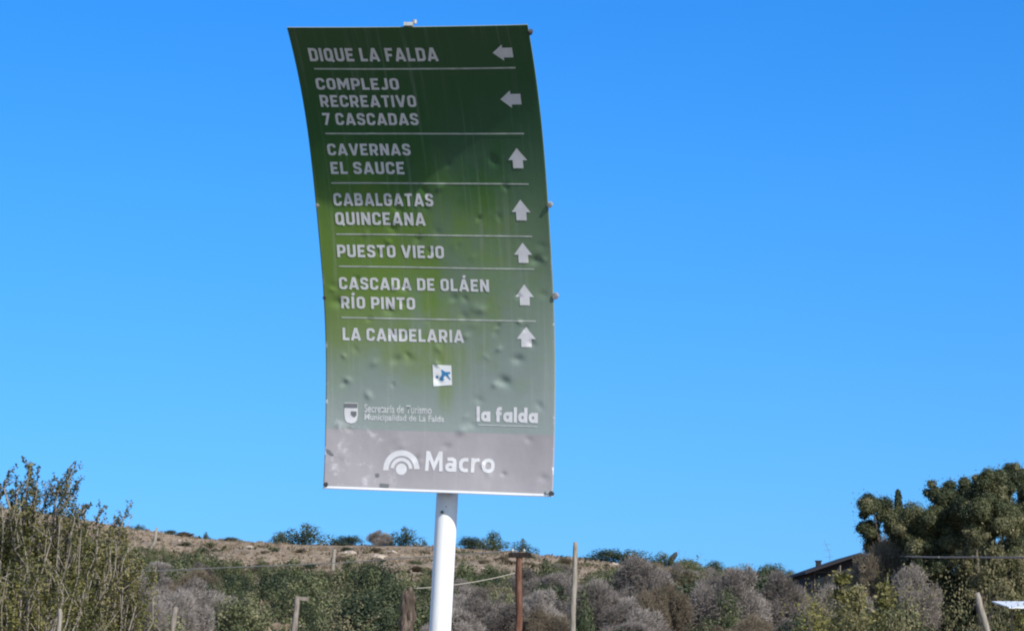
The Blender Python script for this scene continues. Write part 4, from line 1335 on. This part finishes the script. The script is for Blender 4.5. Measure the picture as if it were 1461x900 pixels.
# ---- the tall dark grove at the right
def tree(px, y, lobes_px, label, seed, mat='leaf_grove', per=9500, lsize=.056, trunk_px=None, cat='tree', name='dense_tree'):
    """lobes_px: (px, py, radius_px, depth offset m) of the crown's masses"""
    rng = np.random.default_rng(seed)
    d = ray(px, 850); x0 = d.x * y / d.y; base = Vector((x0, y, hz(x0, y)))
    t = empty(name, base, label, cat)
    lobes = []; mb = MB()
    cen = []
    for (lx, ly, r, dd) in lobes_px:
        c = at(lx, ly, y) - base; c.y += dd
        rm = r * y / FPX
        cen.append((c, rm))
        for k in range(11):
            v = unit(rng.normal(size=3)) * rm * rng.uniform(.35, .95)
            lobes.append((tuple(np.array(c) + v), rm * rng.uniform(.22, .50)))
        lobes.append((tuple(c), rm * .55))
    Q, T = lobed_leaves(lobes, per, lsize, rng, .3, .9)
    # stray sprays that break the outline
    m = int(len(Q) * .16)
    idx = rng.integers(0, len(Q), m)
    P = Q[idx].mean(1) + rng.normal(scale=.12, size=(m, 3))
    Q = np.concatenate([Q, leaf_quads(P, rng.normal(size=(m, 3)), lsize * .8, 1.7, rng)]); T = np.concatenate([T, np.clip(rng.normal(.5, .2, m), 0, 1)])
    keep = Q[:, :, 2].min(1) > -.1
    link('crown', quads_np('crown', Q[keep], T[keep]), M[mat], t)
    top = max(c.z for c, r in cen)
    tr = [Vector((0, 0, -.3)), Vector((.05, 0, top * .22)), Vector((-.06, .05, top * .45)), Vector((.04, 0, top * .7))]
    mb.tube(tr, [.24, .19, .15, .09], 10, .2, seed)
    for c, r in cen:
        s = tr[1 + (abs(int(c.x * 7)) % 2)]
        mid = s.lerp(c, .5) + Vector((0, 0, .15 * (c.z - s.z)))
        mb.tube([s, mid, c], [.10, .07, .03], 7, .2, seed + 1)
    mb.build('trunk', M['bark'], t, True)
    return t
tree(1262, 118, [(1246, 722, 22, 0), (1242, 760, 20, .5), (1272, 738, 24, 0), (1290, 770, 34, 0), (1250, 782, 16, 1), (1296, 738, 20, .5), (1285, 810, 34, 0)],
     'leftmost dark tree of the grove with tufted outline behind the domed bush', 31)
tree(1330, 114, [(1338, 706, 20, 0), (1355, 700, 22, .5), (1322, 752, 38, 0), (1368, 738, 36, 0), (1350, 772, 30, .8), (1375, 775, 30, 1.0), (1340, 790, 40, 0), (1310, 800, 30, -.6), (1382, 700, 20, .4), (1345, 835, 36, 0)],
     'tall dark tree second from the left in the grove', 32)
tree(1405, 112, [(1400, 690, 24, 0), (1422, 696, 26, 0), (1400, 735, 38, 0), (1440, 706, 18, .8), (1436, 745, 34, -.5), (1405, 790, 40, 0), (1440, 800, 34, 0), (1412, 840, 40, 0)],
     'tallest dark tree of the grove right above the leaning pale post', 33)
tree(1470, 116, [(1448, 680, 20, 0), (1470, 688, 30, 0), (1462, 730, 40, 0), (1500, 740, 44, 0), (1465, 790, 44, 0), (1510, 800, 46, 0), (1475, 840, 44, 0)],
     'dark tree of the grove cut off by the right edge', 34)
tree(1400, 100, [(1392, 770, 20, 0), (1378, 800, 22, .4), (1420, 800, 24, 0), (1405, 832, 30, 0), (1450, 815, 26, 0), (1450, 845, 28, 0)],
     'smaller olive tree standing in front of the dark grove', 35, 'leaf_dull', 4200, .058)
def conifer():
    y = 122; d = ray(1284, 850); x0 = d.x * y / d.y; base = Vector((x0, y, hz(x0, y)))
    t = empty('conifer', base, 'narrow pointed conifer tip rising from the left of the grove', 'tree')
    rng = np.random.default_rng(77); top = at(1284, 700, y).z - base.z
    n = 2600; h = rng.random(n) ** .7; z = .8 + (top - .8) * h; rr = (.95 * (1 - h) + .06) * (.55 + .45 * rng.random(n)); a = rng.uniform(0, 6.283, n)
    P = np.stack([rr * np.cos(a), rr * np.sin(a), z], 1); N = np.stack([np.cos(a), np.sin(a), np.full(n, .5)], 1) + rng.normal(scale=.3, size=(n, 3))
    link('crown', quads_np('crown', leaf_quads(P, N, .13, 1.8, rng), np.clip(rng.normal(.4, .15, n), 0, 1)), M['leaf_dark'], t)
    mb = MB(); mb.tube([(0, 0, -.2), (0, 0, top * .5), (0, 0, top * .97)], [.14, .09, .02], 8); mb.build('trunk', M['bark'], t, True)
conifer()
# slender saplings with few leaves in front of the house
def sapling(px, y, top, label, seed, w=26):
    rng = np.random.default_rng(seed)
    d = ray(px, 850); x0 = d.x * y / d.y; base = Vector((x0, y, hz(x0, y)))
    t = empty('sapling', base, label, 'young tree')
    H = at(px, top, y).z - base.z; mb = MB(); Q = []; T = []
    stem = [Vector((rng.normal() * .10 * s, 0, H * s)) for s in np.linspace(0, 1, 7)]; stem[0].z = -.15
    mb.tube(stem, list(np.linspace(.06, .015, 7)), 7)
    for i in range(26):
        s = rng.uniform(.35, 1); p = stem[min(6, int(s * 6))]; a = rng.uniform(0, 6.283); L = rng.uniform(.3, 1) * w * y / FPX * (1.15 - .5 * s)
        e = p + Vector((math.cos(a) * L, math.sin(a) * L, L * rng.uniform(.3, 1)))
        mb.tube([p, p.lerp(e, .5) + Vector((0, 0, -.03)), e], [.018, .012, .005], 5)
        n = 46; q = rng.random(n)[:, None] ** .6; P = np.array(p) * (1 - q) + np.array(e) * q + rng.normal(scale=.10, size=(n, 3))
        Q.append(leaf_quads(P, rng.normal(size=(n, 3)) + [0, 0, .4], .085, 1.7, rng)); T.append(np.clip(rng.normal(.62, .18, n), 0, 1))
    link('foliage', quads_np('foliage', np.concatenate(Q), np.concatenate(T)), M['leaf_olive'], t)
    mb.build('stem', M['post_grey'], t, True)
sapling(1203, 90, 806, 'slender sparse sapling in front of the house wall', 51, 24)
sapling(1222, 88, 830, 'forked sparse sapling right of the slender one before the house', 52, 30)
sapling(1262, 92, 822, 'sparse yellowish sapling in front of the domed bush', 53, 22)
